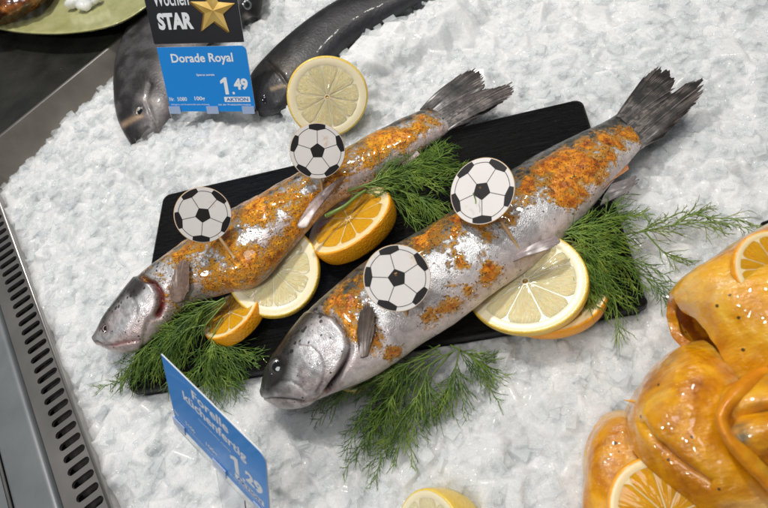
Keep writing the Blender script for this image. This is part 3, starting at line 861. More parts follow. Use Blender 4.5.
    fin_sheet("tail_fin", [(609, 127), (619, 124), (628, 133), (634, 146), (632, 156)],
              [(645, 76), (661, 66), (674, 75), (677, 92), (686, 84), (703, 78), (704, 92), (690, 110), (664, 137)], [.8, .95, .9, .8, .6], [1.2, 1.3, 1.3, 1.0, .9, 1.1, 1.0, .7, .5], root, nr=120, nl=50,
              dark=(.010, .009, .008), pale=(.42, .36, .33), ray=.035, frag=.13, spots=True, seed=8, arch=.15)
    # dark lower rim of the tail root
    return root, f

def trout_far():
    st = [(94, 336, 97, 345), (105, 319, 117, 352), (121, 296, 141, 347), (136, 278, 163, 330), (157, 260, 190, 306), (190, 237, 222, 295),
          (226, 212, 258, 285), (262, 193, 291, 250), (302, 171, 326, 212), (344, 149, 366, 187), (370, 135, 395, 169), (397, 121, 422, 151), (420, 111, 443, 136), (436, 102, 456, 126)]
    z0 = [.15, .1, .05, .05, .05, .05, .3, .5, .5, .4, .3, .3, .35, .35]
    th = [.3, .85, 1.2, 1.5, 1.7, 1.75, 1.7, 1.6, 1.45, 1.3, 1.1, .9, .6, .10]
    f = Fish(st, z0, th, nu=500)
    root = empty("trout", f.C[200] * np.array([1, 1, 0]), "far trout with red open gill slit, clouded eye and flank almost covered in orange marinade", "trout", "whole trout on the black board")
    q, t, U = f.q, f.t, f.U
    nz = fbm(f.V, 1.2, 4); nzf = fbm(f.V, 5, 3)
    opx = [(143, 281), (151, 284), (156, 293), (157, 303), (153, 314), (146, 322)]
    op = inside(q, [(90, 345), (100, 320), (120, 295), (134, 276)] + opx + [(140, 350), (118, 358)], 1.6) * f.top
    gapc = dist_px(q, [(143, 279), (153, 284), (160, 294), (162, 305), (158, 315)])
    mouth = dist_px(q, [(96, 341), (104, 345), (116, 344), (128, 341), (140, 340)])
    pre = dist_px(q, [(132, 296), (138, 306), (137, 318), (130, 328)])
    eye_d = np.hypot(q[:, 0] - 106, q[:, 1] - 328)
    h = .12 * op * smoothstep(.02, .12, U) - .04 * np.exp(-(pre / 1.6) ** 2) * f.top
    h -= .10 * np.exp(-(mouth / 1.4) ** 2) * f.top
    h -= .42 * np.exp(-(gapc / 3.4) ** 2) * (1 - op) * f.top
    h += -.08 * np.exp(-(eye_d / 5) ** 4) * f.top
    h += (nz - .5) * .07 * smoothstep(.1, .25, U) + (nzf - .5) * .02
    mar = .60 + 1.1 * (fbm(f.V, .8, 3) - .5)
    mar *= smoothstep(.20, .27, U) * (1 - smoothstep(.955, .985, U + .12 * (nz - .5)))
    edge = inside(q, [(158, 262), (176, 246), (228, 210), (300, 170), (370, 133), (440, 104), (456, 115), (440, 125), (415, 140), (400, 152), (380, 164), (352, 178), (330, 186), (312, 206), (296, 238), (280, 262), (256, 284), (220, 291), (196, 298), (186, 285), (172, 270)], 4)
    mar *= .35 + .8 * edge
    for cx_, cy_, rx, ry in ((210, 258, 22, 12), (248, 235, 12, 10), (238, 222, 14, 8), (264, 248, 9, 12), (178, 266, 12, 10), (282, 220, 7, 12), (300, 190, 22, 6), (330, 170, 12, 5)):
        mar -= .34 * np.exp(-(((q[:, 0] - cx_) / rx) ** 2 + ((q[:, 1] - cy_) / ry) ** 2))
    mar = np.clip(mar, 0, .95) * f.top * (1 - op)
    mar = np.maximum(mar, .2 * f.top * smoothstep(.2, .25, U) * (1 - op) * (t > -.5))
    col = np.tile(SIL, (len(q), 1))
    back = smoothstep(.0, .5, t + .45 * (nz - .5)); col = mixrgb(col, BACKC * .9, back * .95)
    bel = smoothstep(.45, .8, -t + .2 * (nz - .5)); col = mixrgb(col, (.62, .47, .44), bel * .85)
    col = mixrgb(col, (.38, .37, .38), .28 * smoothstep(.5, .68, fbm(f.V, .9, 4)) * (1 - op))
    col = mixrgb(col, (.50, .38, .37), .4 * op * smoothstep(.42, .6, nz))
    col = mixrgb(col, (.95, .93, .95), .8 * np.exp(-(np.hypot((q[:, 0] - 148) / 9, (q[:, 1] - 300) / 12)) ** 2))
    col = mixrgb(col, (.10, .085, .08), .85 * inside(q, [(90, 342), (100, 318), (118, 292), (134, 274), (146, 281), (146, 287), (136, 299), (130, 294), (122, 302), (112, 312), (108, 322), (98, 330)], 3))
    col = mixrgb(col, (.05, .035, .035), .8 * inside(q, [(131, 285), (141, 280), (147, 283), (144, 292), (135, 299), (130, 293)], 2))
    col = mixrgb(col, (.40, .22, .21), np.exp(-(np.hypot((q[:, 0] - 106) / 7, (q[:, 1] - 329) / 5)) ** 2) * .6)
    col = mixrgb(col, (.50, .17, .15), np.exp(-((mouth) / 1.8) ** 2) * .7 * (q[:, 0] > 112))
    col = mixrgb(col, (.10, .06, .06), np.exp(-((mouth) / 1.1) ** 2) * .6 * (q[:, 0] <= 112))
    col = mixrgb(col, (.66, .54, .52), np.exp(-(dist_px(q, [(98, 349), (118, 350), (140, 342)]) / 4) ** 2) * .6)
    col = mixrgb(col, (.24, .03, .026), np.exp(-(gapc / 4.0) ** 4) * (1 - op) * .97)
    col = mixrgb(col, (.68, .56, .54), np.exp(-(dist_px(q, [(166, 285), (170, 300), (176, 306)]) / 6) ** 2) * (1 - op) * .7 * (gapc > 3.5))
    col = mixrgb(col, (.09, .085, .08), smoothstep(.88, .99, U + .12 * (nzf - .5)) * smoothstep(-.6, .2, t + (nz - .5)) * .8)
    dk = inside(q, [(90, 342), (100, 316), (118, 290), (134, 272), (147, 281), (147, 288), (136, 300), (128, 298), (120, 306), (112, 314), (108, 324), (98, 332)], 4)
    col = mixrgb(col, (.035, .032, .03), dk * .75)
    col = col * (1 - op * (1 - dk) * .28 * smoothstep(.54, .38, fbm(f.V, 3.2, 4)))[:, None]
    spot = (smoothstep(.0, .6, t) * .7 + .02 * op + .10 + .30 * dk + .4 * smoothstep(.93, .97, U)) * f.top
    mark = np.column_stack([mar, np.clip(spot, 0, 1), (1 - .75 * back - .5 * bel) * (1 - .9 * dk)])
    h += .06 * smoothstep(.4, .7, mar)
    f.push(h)
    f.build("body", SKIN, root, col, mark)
    e = f.surf_z(106, 328)
    eyeball(root, e - np.array([0, 0, .05]), norm(CAMP - e) * .4 + np.array([0, 0, .6]), .26, EYE_PALE)
    zf = f.surf_z(180, 285)[2]
    fin_sheet("pectoral_fin", [(173, 302), (178, 303), (184, 300)], [(169, 286), (175, 268), (184, 257), (189, 266), (189, 290)], on_body(f, [(173, 300), (178, 300), (184, 297)], [-.03, 0, -.03]), on_body(f, [(169, 286), (175, 269), (184, 260), (189, 266), (189, 288)], [.12, .2, .35, .3, .15]), root, nr=44, dark=(.20, .13, .10), pale=(.50, .36, .30), arch=.08, frag=.08, seed=13, thick=.018)
    zf = f.surf_z(310, 205)[2]
    fin_sheet("pelvic_fin", [(345, 176), (343, 181), (338, 187)], [(310, 203), (297, 226), (306, 228)], [zf, zf - .2, zf - .4], [zf + .5, zf + .2, zf], root, nr=26, dark=(.30, .21, .19), pale=(.66, .52, .50), arch=.2, seed=14)
    fin_sheet("anal_fin", [(400, 158), (404, 152), (414, 148)], [(404, 168), (412, 163), (420, 154)], [1.3, 1.5, 1.5], [1.3, 1.2, 1.3], root, nr=16, dark=(.5, .36, .36), pale=(.66, .55, .56), seed=15)
    fin_sheet("tail_fin", [(420, 110), (430, 112), (440, 119), (446, 130), (440, 137)],
              [(448, 84), (470, 69), (484, 72), (486, 88), (499, 86), (514, 82), (511, 96), (494, 108), (468, 124)], [.9, 1.0, .9, .8, .7], [1.3, 1.5, 1.4, 1.0, 1.0, 1.2, 1.1, .8, .6], root, nr=120, nl=50,
              dark=(.018, .016, .015), pale=(.42, .36, .34), ray=.035, frag=.13, spots=True, seed=18, arch=.15)
    return root, f
T2, F2 = trout_near()
T1, F1 = trout_far()

# ================================================================== BREAM AND DARK FISH BEHIND
def bream():
    st = [(132, 147, 146, 142), (117, 122, 158, 133), (112, 90, 172, 114), (114, 60, 182, 92), (123, 35, 192, 70), (140, 10, 206, 46), (162, -16, 226, 22), (190, -46, 244, -8)]
    f = Fish(st, [-.8, -.8, -.9, -.9, -.9, -.9, -.6, -.5], [.35, 1.0, 1.4, 1.6, 1.6, 1.6, 1.6, 1.5], nu=260, nv=110)
    root = empty("sea_bream", f.C[130] * np.array([1, 1, 0]), "charcoal grey sea bream lying head down on ice behind the standing price card", "bream")
    q, t, U = f.q, f.t, f.U; nz = fbm(f.V, .9, 4)
    col = np.tile(np.array([.020, .019, .020]), (len(q), 1))
    col = mixrgb(col, (.075, .07, .075), smoothstep(.35, .7, nz))
    col = mixrgb(col, (.24, .22, .22), smoothstep(.25, .9, -t) * .8)
    col = mixrgb(col, (.018, .014, .014), inside(q, [(143, 74), (156, 76), (166, 90), (160, 96), (148, 90)], 4) * .9)
    col = mixrgb(col, (.42, .30, .20), np.exp(-(dist_px(q, [(123, 125), (133, 119), (141, 116)]) / 3) ** 2) * .85)
    col = mixrgb(col, (.34, .30, .28), np.exp(-(dist_px(q, [(142, 98), (160, 104), (168, 112)]) / 4) ** 2) * .6)
    gl = dist_px(q, [(150, 84), (146, 100), (152, 116), (158, 128)])
    mouth = dist_px(q, [(137, 143), (141, 134), (148, 128)])
    f.push(-.12 * np.exp(-(gl / 2) ** 2) * f.top - .12 * np.exp(-(mouth / 1.6) ** 2) * f.top + .06 * (nz - .5) - .12 * np.exp(-(np.hypot(q[:, 0] - 139, q[:, 1] - 111) / 5) ** 4) * f.top)
    f.build("body", DARKSKIN, root, col, np.column_stack([t * 0, t * 0 + .05, t * 0 + .7]))
    e = f.surf_z(139, 111); eyeball(root, e - np.array([0, 0, .05]), norm(CAMP - e) + np.array([0, 0, .2]), .42, simple("bream_iris", (.30, .26, .22), .2, Coat_Weight=1.0))
    zf = f.surf_z(160, 84)[2]

bream()

def dark_fish():
    st = [(250, 106, 262, 116), (247, 82, 280, 112), (262, 60, 300, 96), (286, 38, 326, 70), (314, 17, 352, 44), (344, 0, 384, 22), (380, -18, 420, 0), (430, -40, 450, -26)]
    f = Fish(st, [-.9, -.8, -.8, -.8, -.8, -.8, -.7, -.6], [.5, 1.1, 1.4, 1.5, 1.5, 1.4, 1.1, .7], nu=260, nv=110)
    root = empty("dark_fish", f.C[130] * np.array([1, 1, 0]), "long blackish fish half buried in ice behind the standing lemon slice", "fish")
    q, t, U = f.q, f.t, f.U; nz = fbm(f.V, .9, 4)
    col = np.tile(np.array([.008, .008, .009]), (len(q), 1))
    col = mixrgb(col, (.03, .03, .034), smoothstep(.4, .6, nz) * smoothstep(.6, -.2, t))
    col = mixrgb(col, (.045, .045, .052), smoothstep(.0, .6, -t) * .6)
    col = mixrgb(col, (.05, .035, .015), np.exp(-(np.hypot((q[:, 0] - 292) / 20, (q[:, 1] - 70) / 10)) ** 2) * .8)
    col = mixrgb(col, (.33, .24, .15), np.exp(-(dist_px(q, [(272, 89), (281, 86), (289, 86)]) / 2) ** 2) * .85)
    gl = dist_px(q, [(268, 62), (280, 74), (290, 88)])
    f.push(-.12 * np.exp(-(gl / 2) ** 2) * f.top + .06 * (nz - .5))
    f.build("body", DARKSKIN, root, col, np.column_stack([t * 0, t * 0, t * 0 + .6]))
    e = f.surf_z(266, 99); eyeball(root, e - np.array([0, 0, .06]), norm(CAMP - e) + np.array([0, 0, .2]), .32, EYE_PUPIL)
    # the fish of which only the head shows right of the card
    st = [(258, 19, 244, 25), (262, 4, 236, 22), (262, -8, 228, 10), (256, -28, 214, -10), (240, -60, 205, -40)]
    f = Fish(st, [-.7] * 5, [.35, 1.0, 1.4, 1.7, 1.5], nu=140, nv=80)
    root = empty("dark_fish", f.C[60] * np.array([1, 1, 0]), "glossy black fish head peeping out on ice right of the gold star card", "fish")
    q, t = f.q, f.t; nz = fbm(f.V, .9, 4)
    col = np.tile(np.array([.02, .02, .02]), (len(q), 1)); col = mixrgb(col, (.28, .25, .22), np.exp(-(dist_px(q, [(246, 16), (250, 20)]) / 3) ** 2) * .7)
    f.build("body", DARKSKIN, root, col, np.column_stack([t * 0, t * 0, t * 0 + .6]))
    e = f.surf_z(247, 5); eyeball(root, e, norm(CAMP - e), .42, simple("silver_iris", (.35, .36, .36), .15, Metallic=.6))
dark_fish()

# ================================================================== CITRUS
def basis(n, up):
    n = norm(n); u = np.asarray(up, float); u = norm(u - (u @ n) * n); return np.cross(u, n), u, n   # right, up, normal
def citrus(name, label, cat, c, n, R, T, kind='lemon', segs=10, spin=0.0, group=None, dome=0.0, squash=1.0, seed=0, pith=.13, up=(0, 1, .4)):
    """round slice: centre of the cut face c (cm), facing n; T thick, dome > 0 rounds the back like a cut end"""
    ex, ey, ez = basis(n, up); rg = np.random.default_rng(seed)
    root = empty(name, c - ez * T, label, cat, group)
    NT_, a = 120, np.linspace(0, 2 * np.pi, 120, endpoint=False)
    wob = 1 + .018 * np.sin(2 * a + seed) + .012 * np.sin(3 * a + 1.3 * seed)
    def ring(r, z): return c + np.outer(np.cos(a) * r * wob, ex) + np.outer(np.sin(a) * r * wob * squash, ey) + ez * z
    rf = 1 - pith
    prof = [(0.0, -.02, 0), (rf * .97, -.02, 0), (rf, -.01, 0), (rf + .01, .004, 0), (.955, 0, 0), (.975, -.012, 1), (.992, -.03, 1), (1.0, -.07, 1)]
    prof = [(r * R, z * (1 if k > 3 else 1) * min(1, R / 2.5), m) for k, (r, z, m) in enumerate(prof)]
    m_ = 10
    for k in range(1, m_ + 1):
        f = k / m_
        rr = R * (np.sqrt(max(0, 1 - (f * dome) ** 2)) + .02 * np.sin(np.pi * f) * (1 - dome)); prof.append((rr, -.07 - (T - .12) * f, 1))
    prof += [(R * .96 * np.sqrt(max(.001, 1 - dome ** 2)), -T, 0), (0.0, -T, 0)]
    V = []; mk = []
    for r, z, m in prof:
        V.append(ring(r, z)); mk.append(np.tile([m, 0, 0], (NT_, 1)))
    V = np.vstack(V); mk = np.vstack(mk)
    mesh("rind", V, grid_faces(len(prof), NT_, True), L_RIND if kind == 'lemon' else O_RIND, root, attrs=dict(Mark=mk))
    # flesh: wedges with rounded corners, membrane gaps between
    Vs = []; Fs = []; Ms = []; off = 0
    ph = spin; wid = 2 * np.pi / segs
    cuts = spin + np.arange(segs + 1) * wid + np.append(rg.normal(0, .07, segs), 0); cuts[-1] = cuts[0] + 2 * np.pi
    nr_, na_ = 16, 16
    for s_ in range(segs):
        a0, a1 = cuts[s_], cuts[s_ + 1]; gap = .011 * R
        rows = []
        for i in range(nr_):
            fr = i / (nr_ - 1); r = R * rf * (.09 + (.985 - .09) * fr)
            # rounded outer corners
            trim = gap / r * .9 + (max(0, fr - .80) / .20) ** 2.2 * .13 * (a1 - a0)
            for j in range(na_):
                fa = j / (na_ - 1); aa = a0 + trim + (a1 - a0 - 2 * trim) * fa
                bulge = .022 * R / 2.5 * (1 - (2 * fa - 1) ** 4) * (1 - (2 * fr - 1) ** 6)
                z = -.006 + bulge + .03 * (vnoise(np.array([r * 3, aa * 14, s_ * 3.1])) - .5)
                wv = 1 + .018 * np.sin(2 * aa + seed) + .012 * np.sin(3 * aa + 1.3 * seed)
                rows.append(c + ex * np.cos(aa) * r * wv + ey * np.sin(aa) * r * wv * squash + ez * z)
                Ms.append((fr, fa, (s_ * .37) % 1))
        Vs += rows; Fs.append(grid_faces(nr_, na_) + off); off += nr_ * na_
    mesh("flesh", np.array(Vs), np.vstack(Fs), L_FLESH if kind == 'lemon' else O_FLESH, root, attrs=dict(Mark=np.array(Ms)))
    mb = MB(); 
    mb.tube([c - ez * .08, c + ez * .012], [R * .06, R * .04], 10); mb.build("core", simple("citrus_core", (.72, .48, .14) if kind == 'lemon' else (.8, .6, .3), .5), root, smooth=True)
    return root

def toward(c, k=1.0, up=(0, 0, 1), side=(0, 0, 0)):
    return norm(norm(CAMP - c) * k + np.array(up, float) * (1 - k) + np.array(side, float))

c = P(327, 97, 2.1)
citrus("lemon_slice", "pale round lemon slice standing upright in the ice behind the far trout", "lemon slice", c, toward(c, 1.0, side=(-.05, 0, 0)), 2.72, .55, spin=.3, segs=10, seed=1, pith=.21)
c = P(273, 270, 1.5)
citrus("lemon_slice", "yellow lemon slice tucked under the belly of the far trout", "lemon slice", c, toward(c, .45), 2.78, .55, spin=.5, segs=9, seed=4, pith=.19)
c = P(348, 218, 1.25)
citrus("orange_slice", "thick orange slice half under the middle of the far trout", "orange slice", c, norm([-.22, .26, .9]), 2.85, 1.25, 'orange', spin=.2, segs=10, seed=6, pith=.18, dome=.35)
c = P(230, 312, .8)
citrus("orange_slice", "orange slice beneath the lemon and dill near the far trout's gills", "orange slice", c, norm([-.22, .30, .9]), 2.0, .9, 'orange', spin=.9, segs=9, seed=9, pith=.14)
c = P(547, 283, .50)
citrus("orange_slice", "orange slice whose rind shows beneath the large lemon slice by the near trout's rear", "orange slice", c, norm([-.05, .08, 1]), 3.05, .75, 'orange', spin=.4, segs=9, seed=27, pith=.14)
c = P(525, 281, 1.45)
citrus("lemon_slice", "large pale lemon slice under the rear belly of the near trout", "lemon slice", c, toward(c, .35, side=(-.12, .1, 0)), 3.1, .75, spin=.1, segs=9, seed=3, pith=.17, dome=.2, squash=.92)
c = P(352, 373, .7)
citrus("lemon_wedge", "small yellow lemon piece peeping out behind the near trout's gills", "lemon slice", c, toward(c, .3), 1.0, .55, spin=.5, segs=7, seed=8)
c = P(429, 543, -.5)
citrus("lemon_half", "lemon half cut off by the bottom edge of the photo, lying on ice", "lemon", c, toward(c, .2, side=(-.9, -.3, .2)), 2.3, 2.2, spin=.4, segs=9, seed=12, pith=.16, dome=.62)

# ================================================================== DILL
def frond(paths, rads, axis, length_side, dens, R, thin=.020, droop=.0, spread=.8, flat=.4):
    """feathery leaf along an axis polyline (n,3)"""
    n = len(axis); L = np.linalg.norm(np.diff(axis, axis=0), axis=1).sum()
    m = max(4, int(L * dens)); 
    T = np.gradient(axis, axis=0); T /= np.linalg.norm(T, axis=1)[:, None] + 1e-9
    for k in range(m):
        f = (k + R.uniform(0, .8)) / m; i = min(n - 2, int(f * (n - 1))); g = f * (n - 1) - i
        p = axis[i] * (1 - g) + axis[i + 1] * g; t = T[i]
        side = np.cross(t, [0, 0, 1]); side = side / (np.linalg.norm(side) + 1e-9) * (1 if k % 2 else -1)
        up = np.array([0, 0, 1.]) * R.normal(0, flat)
        d = norm(t * R.uniform(.75, 1.25) + (side * R.uniform(.5, 1.0) + up) * spread)
        ln = length_side * (1 - .5 * f) * R.uniform(.5, 1.3); bend = R.normal(0, .28, 3) * ln; bend[2] *= .5
        pin = np.outer(np.linspace(0, 1, 6) ** 2, bend) + p + np.outer(np.linspace(0, 1, 6), d * ln) + np.outer(np.linspace(0, 1, 6) ** 2, t * .25 * ln - np.array([0, 0, droop * ln]))
        paths.append(pin); rads.append(np.linspace(thin * 1.25, thin * .6, 6))
        # threads on the pinna
        q = max(2, int(ln * 4.6))
        for a in range(q):
            fa = (a + R.uniform(.1, .9)) / q; pp = pin[0] + (pin[-1] - pin[0]) * fa + (pin[3] - (pin[0] + pin[-1]) / 2) * 4 * fa * (1 - fa)
            s2 = np.cross(d, R.normal(0, 1, 3)); s2 = s2 / (np.linalg.norm(s2) + 1e-9); s2[2] *= .6
            d2 = norm(d * 1.3 + s2 * R.uniform(.25, .8)); l2 = ln * R.uniform(.3, .75) * (1.1 - .4 * fa); b2 = R.normal(0, .25, 3) * l2
            th = np.outer(np.linspace(0, 1, 6) ** 2, b2) + pp + np.outer(np.linspace(0, 1, 6), d2 * l2) + np.outer(np.linspace(0, 1, 6) ** 2, d * .15 * l2 - np.array([0, 0, droop * l2]))
            paths.append(th); rads.append(np.linspace(thin, thin * .45, 6))

def dill(label, stems, seed, side=1.25, dens=5.5, sub=3, mat=None, group="dill sprigs tucked around the trout", thin=.023, loc=None):
    """stems: list of photo polylines [(x, y, z), ...]; root first"""
    R = np.random.default_rng(seed)
    A = [np.array([P(*p) for p in s]) for s in stems]
    root = empty("dill_sprig", A[0][0] * np.array([1, 1, 0]) + np.array([0, 0, A[0][0][2] - .1]), label, "dill", group)
    paths = []; rads = []; mb = MB()
    for s in A:
        ax = spline(s, None, 24); ax[:, :] += (np.array([vnoise(ax + R.uniform(0, 50), .9), vnoise(ax + R.uniform(0, 50), .9), vnoise(ax + R.uniform(0, 50), .9)]).T - .5) * .35 * np.linspace(0, 1, 24)[:, None]
        mb.tube(ax, np.linspace(.055, .02, 24), 6)
        frond(paths, rads, ax[5:], side, dens, R, thin, .22)
        for k in range(sub):
            i = int(R.uniform(2, 17)); t = norm(ax[min(i + 3, 23)] - ax[i]); sd = np.cross(t, [0, 0, 1]) * R.choice([-1, 1])
            d = norm(t + sd * R.uniform(.25, .8) + np.array([0, 0, R.uniform(-.1, .35)])); ln = R.uniform(1.3, 2.6) * side / 1.25
            b = ax[i] + np.outer(np.linspace(0, 1, 14), d * ln) + np.outer(np.linspace(0, 1, 14) ** 2, t * ln * .3 - np.array([0, 0, .25 * ln]))
            b[:, 2] = np.maximum(b[:, 2], .06 if False else -.6)
            mb.tube(b, np.linspace(.035, .015, 14), 5)
            frond(paths, rads, b, side * .85, dens * 1.1, R, thin, .25)
    paths = np.array(paths); rads = np.array(rads)
    # rest on the board or the ice instead of passing through it
    onb = (np.abs(paths[..., 0] - BCX) < BHX) & (np.abs(paths[..., 1] - BCY) < BHY)
    ix = np.clip(((paths[..., 0] - XS[0]) / (XS[1] - XS[0])).astype(int), 0, len(XS) - 1); iy = np.clip(((paths[..., 1] - YS[0]) / (YS[1] - YS[0])).astype(int), 0, len(YS) - 1)
    fl = np.where(onb, .03, HG[ix, iy] + .03); paths[..., 2] = np.maximum(paths[..., 2], fl)
    V, F = fast_tubes(paths, rads)
    mesh("leaves", V, F, mat or DILL, root)
    mb.build("stem", DILL_STEM, root, smooth=True)
    return root

dill("bushy dill spilling over the board's left end below the far trout's head",
     [[(226, 300, 1.6), (200, 318, 1.5), (176, 335, 1.2), (150, 352, .8), (128, 376, .3), (100, 388, -.4)],
      [(224, 298, 1.8), (200, 312, 2.0), (176, 330, 1.8), (158, 350, 1.2), (145, 378, .5)],
      [(226, 302, 1.6), (208, 322, 1.6), (190, 342, 1.2), (178, 362, .7), (168, 384, .3)],
      [(215, 340, 1.0), (208, 355, .8), (200, 366, .6), (196, 378, .3)],
      [(224, 300, 1.4), (190, 320, 1.6), (160, 336, 1.5), (142, 348, 1.1), (126, 356, .6)],
      [(222, 318, 1.2), (214, 334, 1.2), (212, 352, .8), (218, 372, .3), (228, 386, .2)],
      [(205, 325, 1.8), (185, 330, 1.9), (165, 345, 1.4), (140, 366, .6), (112, 384, -.3)],
      [(218, 340, .9), (226, 350, .6), (240, 360, .3)]], 31, side=1.2, dens=5.5, sub=6)
dill("dark green dill bunch filling the gap between the two trout above the orange slice",
     [[(346, 192, 2.0), (372, 184, 2.2), (398, 178, 1.9), (425, 176, 1.4), (450, 182, .8)],
      [(350, 194, 1.8), (380, 190, 1.8), (405, 192, 1.4), (425, 204, .9), (440, 215, .5)],
      [(348, 190, 2.1), (378, 180, 2.3), (405, 166, 1.9), (430, 158, 1.4), (452, 152, .9)],
      [(360, 192, 1.6), (385, 196, 1.5), (404, 206, 1.0), (416, 222, .5)],
      [(380, 180, 2.2), (410, 174, 1.8), (436, 168, 1.2), (458, 168, .6)],
      [(390, 172, 2.0), (415, 165, 1.8), (438, 160, 1.4), (446, 146, 1.0)]], 37, side=1.15, dens=5, sub=5)
dill("big drooping dill bunch in front of the near trout, trailing onto the ice",
     [[(455, 350, .9), (430, 365, 1.0), (405, 385, .6), (385, 405, .2), (368, 430, -.3), (345, 478, -.6)],
      [(440, 345, 1.0), (415, 360, 1.2), (385, 375, 1.0), (352, 388, .5), (312, 412, -.2)],
      [(452, 352, .8), (430, 378, .7), (412, 410, .2), (400, 440, -.3), (395, 468, -.6)],
      [(460, 346, .9), (455, 370, .6), (448, 392, .1), (436, 418, -.4)],
      [(440, 350, 1.0), (405, 372, 1.0), (378, 396, .5), (360, 425, -.1), (346, 450, -.5)],
      [(450, 345, .9), (470, 355, .5), (484, 366, .0), (496, 380, -.4)],
      [(430, 356, 1.2), (400, 366, 1.3), (366, 384, .9), (340, 392, .5), (320, 402, .0)],
      [(430, 365, 1.0), (418, 395, .6), (400, 425, .1), (382, 456, -.4), (374, 480, -.6)],
      [(425, 362, 1.1), (400, 385, .8), (378, 420, .2), (368, 445, -.3)]], 41, side=1.0, dens=5, sub=5)
dill("dill clump hanging over the board's right end beside the large lemon slice",
     [[(556, 238, 1.5), (580, 232, 1.7), (604, 240, 1.3), (625, 262, .7), (640, 288, .1)],
      [(556, 240, 1.5), (578, 244, 1.6), (598, 262, 1.2), (610, 288, .8), (618, 318, .2), (622, 334, -.3)],
      [(554, 236, 1.6), (580, 226, 1.8), (606, 220, 1.4), (628, 216, 1.0)],
      [(556, 240, 1.5), (584, 238, 1.7), (610, 250, 1.2), (635, 268, .5), (655, 292, -.2), (668, 308, -.5)],
      [(560, 244, 1.4), (576, 256, 1.4), (592, 278, 1.2), (600, 306, .5)],
      [(556, 242, 1.5), (568, 250, 1.7), (580, 262, 1.5), (588, 274, 1.2)]], 43, side=1.1, dens=5.5, sub=6)
dill("pale loose dill stem reaching right across the ice to the marinated fillets",
     [[(606, 236, 1.3), (640, 232, .6), (672, 226, .0), (704, 222, .0), (736, 226, .4), (758, 236, .8)],
      [(672, 226, .0), (690, 214, .1), (716, 218, .2), (744, 222, .6), (762, 228, .9)],
      [(645, 232, .5), (662, 250, .0), (676, 262, -.3)], [(640, 232, .5), (662, 222, .2), (684, 212, .0)]], 47, side=.85, dens=4.2, sub=2, mat=DILL_PALE, thin=.023)

# green stalk lying on the orange slice
mb = MB(); mb.tube(spline(np.array([P(326, 216, 2.1), P(334, 212, 2.3), P(345, 206, 2.3), P(356, 197, 2.1), P(366, 190, 1.9)]), None, 20), np.linspace(.13, .09, 20), 8)
o = mb.build("dill_stalk", DILL_STEM, origin=P(340, 208, 2.0), smooth=True); props(o, "thick light green stalk lying across the top of the orange slice", "stalk")

# ================================================================== FOOTBALL PICKS
def local(c, ex, ey, ez, x, y, z): return c + ex * x + ey * y + ez * z
def football(label, px, py, hz, R, spin, tip, tipz, tilt=(0, 0, 0), first=None):
    c = P(px, py, hz); n = toward(c, 1.0, side=tilt)
    # image-right / image-down axes so that spin is measured as seen
    ex = norm(r_w - (r_w @ n) * n); ey = np.cross(n, ex)
    tp = P(*tip, tipz)
    origin = tp
    root = empty("football_pick", origin, label, "party pick", "football cocktail picks stuck in the trout")
    def L_(pts, z): return np.array([c + ex * x * R - (-ey) * 0 + ey * (-y) * R + n * z for x, y in pts])   # y down as seen
    N = 72; a = np.arange(N) * 2 * np.pi / N
    circ = np.column_stack([np.cos(a), np.sin(a)])
    wav = lambda V: V + n * (.03 * np.sin((V - c) @ ex * 1.4))[:, None]
    f1 = L_(circ, .035); f2 = L_(circ, -.035)
    V = np.vstack([f1, f2]); F = [tuple(range(N))[::-1], tuple(range(N, 2 * N))] + [(i, (i + 1) % N, N + (i + 1) % N, N + i) for i in range(N)]
    mesh("disc", V, F, DISC, root, smooth=False)
    mb = MB(); mb.tube(np.vstack([L_(circ * 1.0, .0), L_(circ[:1], .0)]), .03, 6, cap=False); mb.build("disc_rim", DISC_EDGE, root, smooth=True)
    # black patches
    mb = MB()
    s0 = math.radians(spin)
    pent = [(.285 * math.cos(s0 + k * 1.2566), .285 * math.sin(s0 + k * 1.2566)) for k in range(5)]
    mb.add(L_(pent, .041), [(0, 1, 2, 3, 4)])
    for k in range(5):
        a0 = s0 + k * 1.2566; pts = [(.735, 0), (.85, .36), (.985, .31)] + [(.985, .31 - .62 * i / 8) for i in range(1, 8)] + [(.985, -.31), (.85, -.36)]
        mb.add(L_([(r * math.cos(a0 + d), r * math.sin(a0 + d)) for r, d in pts], .041), [tuple(range(len(pts)))])
    mb.build("black_patches", DISC_BLACK, root)
    mb = MB()
    def strip(p1, p2, w=.012, z=.0385):
        p1, p2 = np.array(p1), np.array(p2); d = norm(p2 - p1); s = np.array([-d[1], d[0]]) * w
        mb.add(L_([p1 + s, p2 + s, p2 - s, p1 - s], z), [(0, 1, 2, 3)])
    for k in range(5):
        a0 = s0 + k * 1.2566
        strip((.285 * math.cos(a0), .285 * math.sin(a0)), (.735 * math.cos(a0), .735 * math.sin(a0)))
        for i in range(6):
            b1 = a0 + .36 + (1.2566 - .72) * i / 6; b2 = a0 + .36 + (1.2566 - .72) * (i + 1) / 6
            strip((.865 * math.cos(b1), .865 * math.sin(b1)), (.865 * math.cos(b2), .865 * math.sin(b2)))
    mb.build("seams", SEAM, root)
    mb = MB()
    top = c - n * .12
    d = norm(tp - top); mb.tube([top - d * .3, top, tp, tp + d * .8], [.085, .09, .085, .05], 8); mb.build("toothpick", WOOD, root, smooth=True)
    return root
z1 = F1.surf_z(229, 249)[2]
football("football pick in the far trout's shoulder, pick leaning to the right", 203, 215, z1 + 1.9, 1.54, 95, (230, 252), z1, (.05, .0, .0))
z1 = F1.surf_z(322, 184)[2]
football("football pick in front of the standing lemon slice", 317.5, 151, z1 + 1.75, 1.58, 270, (322, 187), z1, (0, 0, 0))
z2 = F2.surf_z(514, 240)[2]
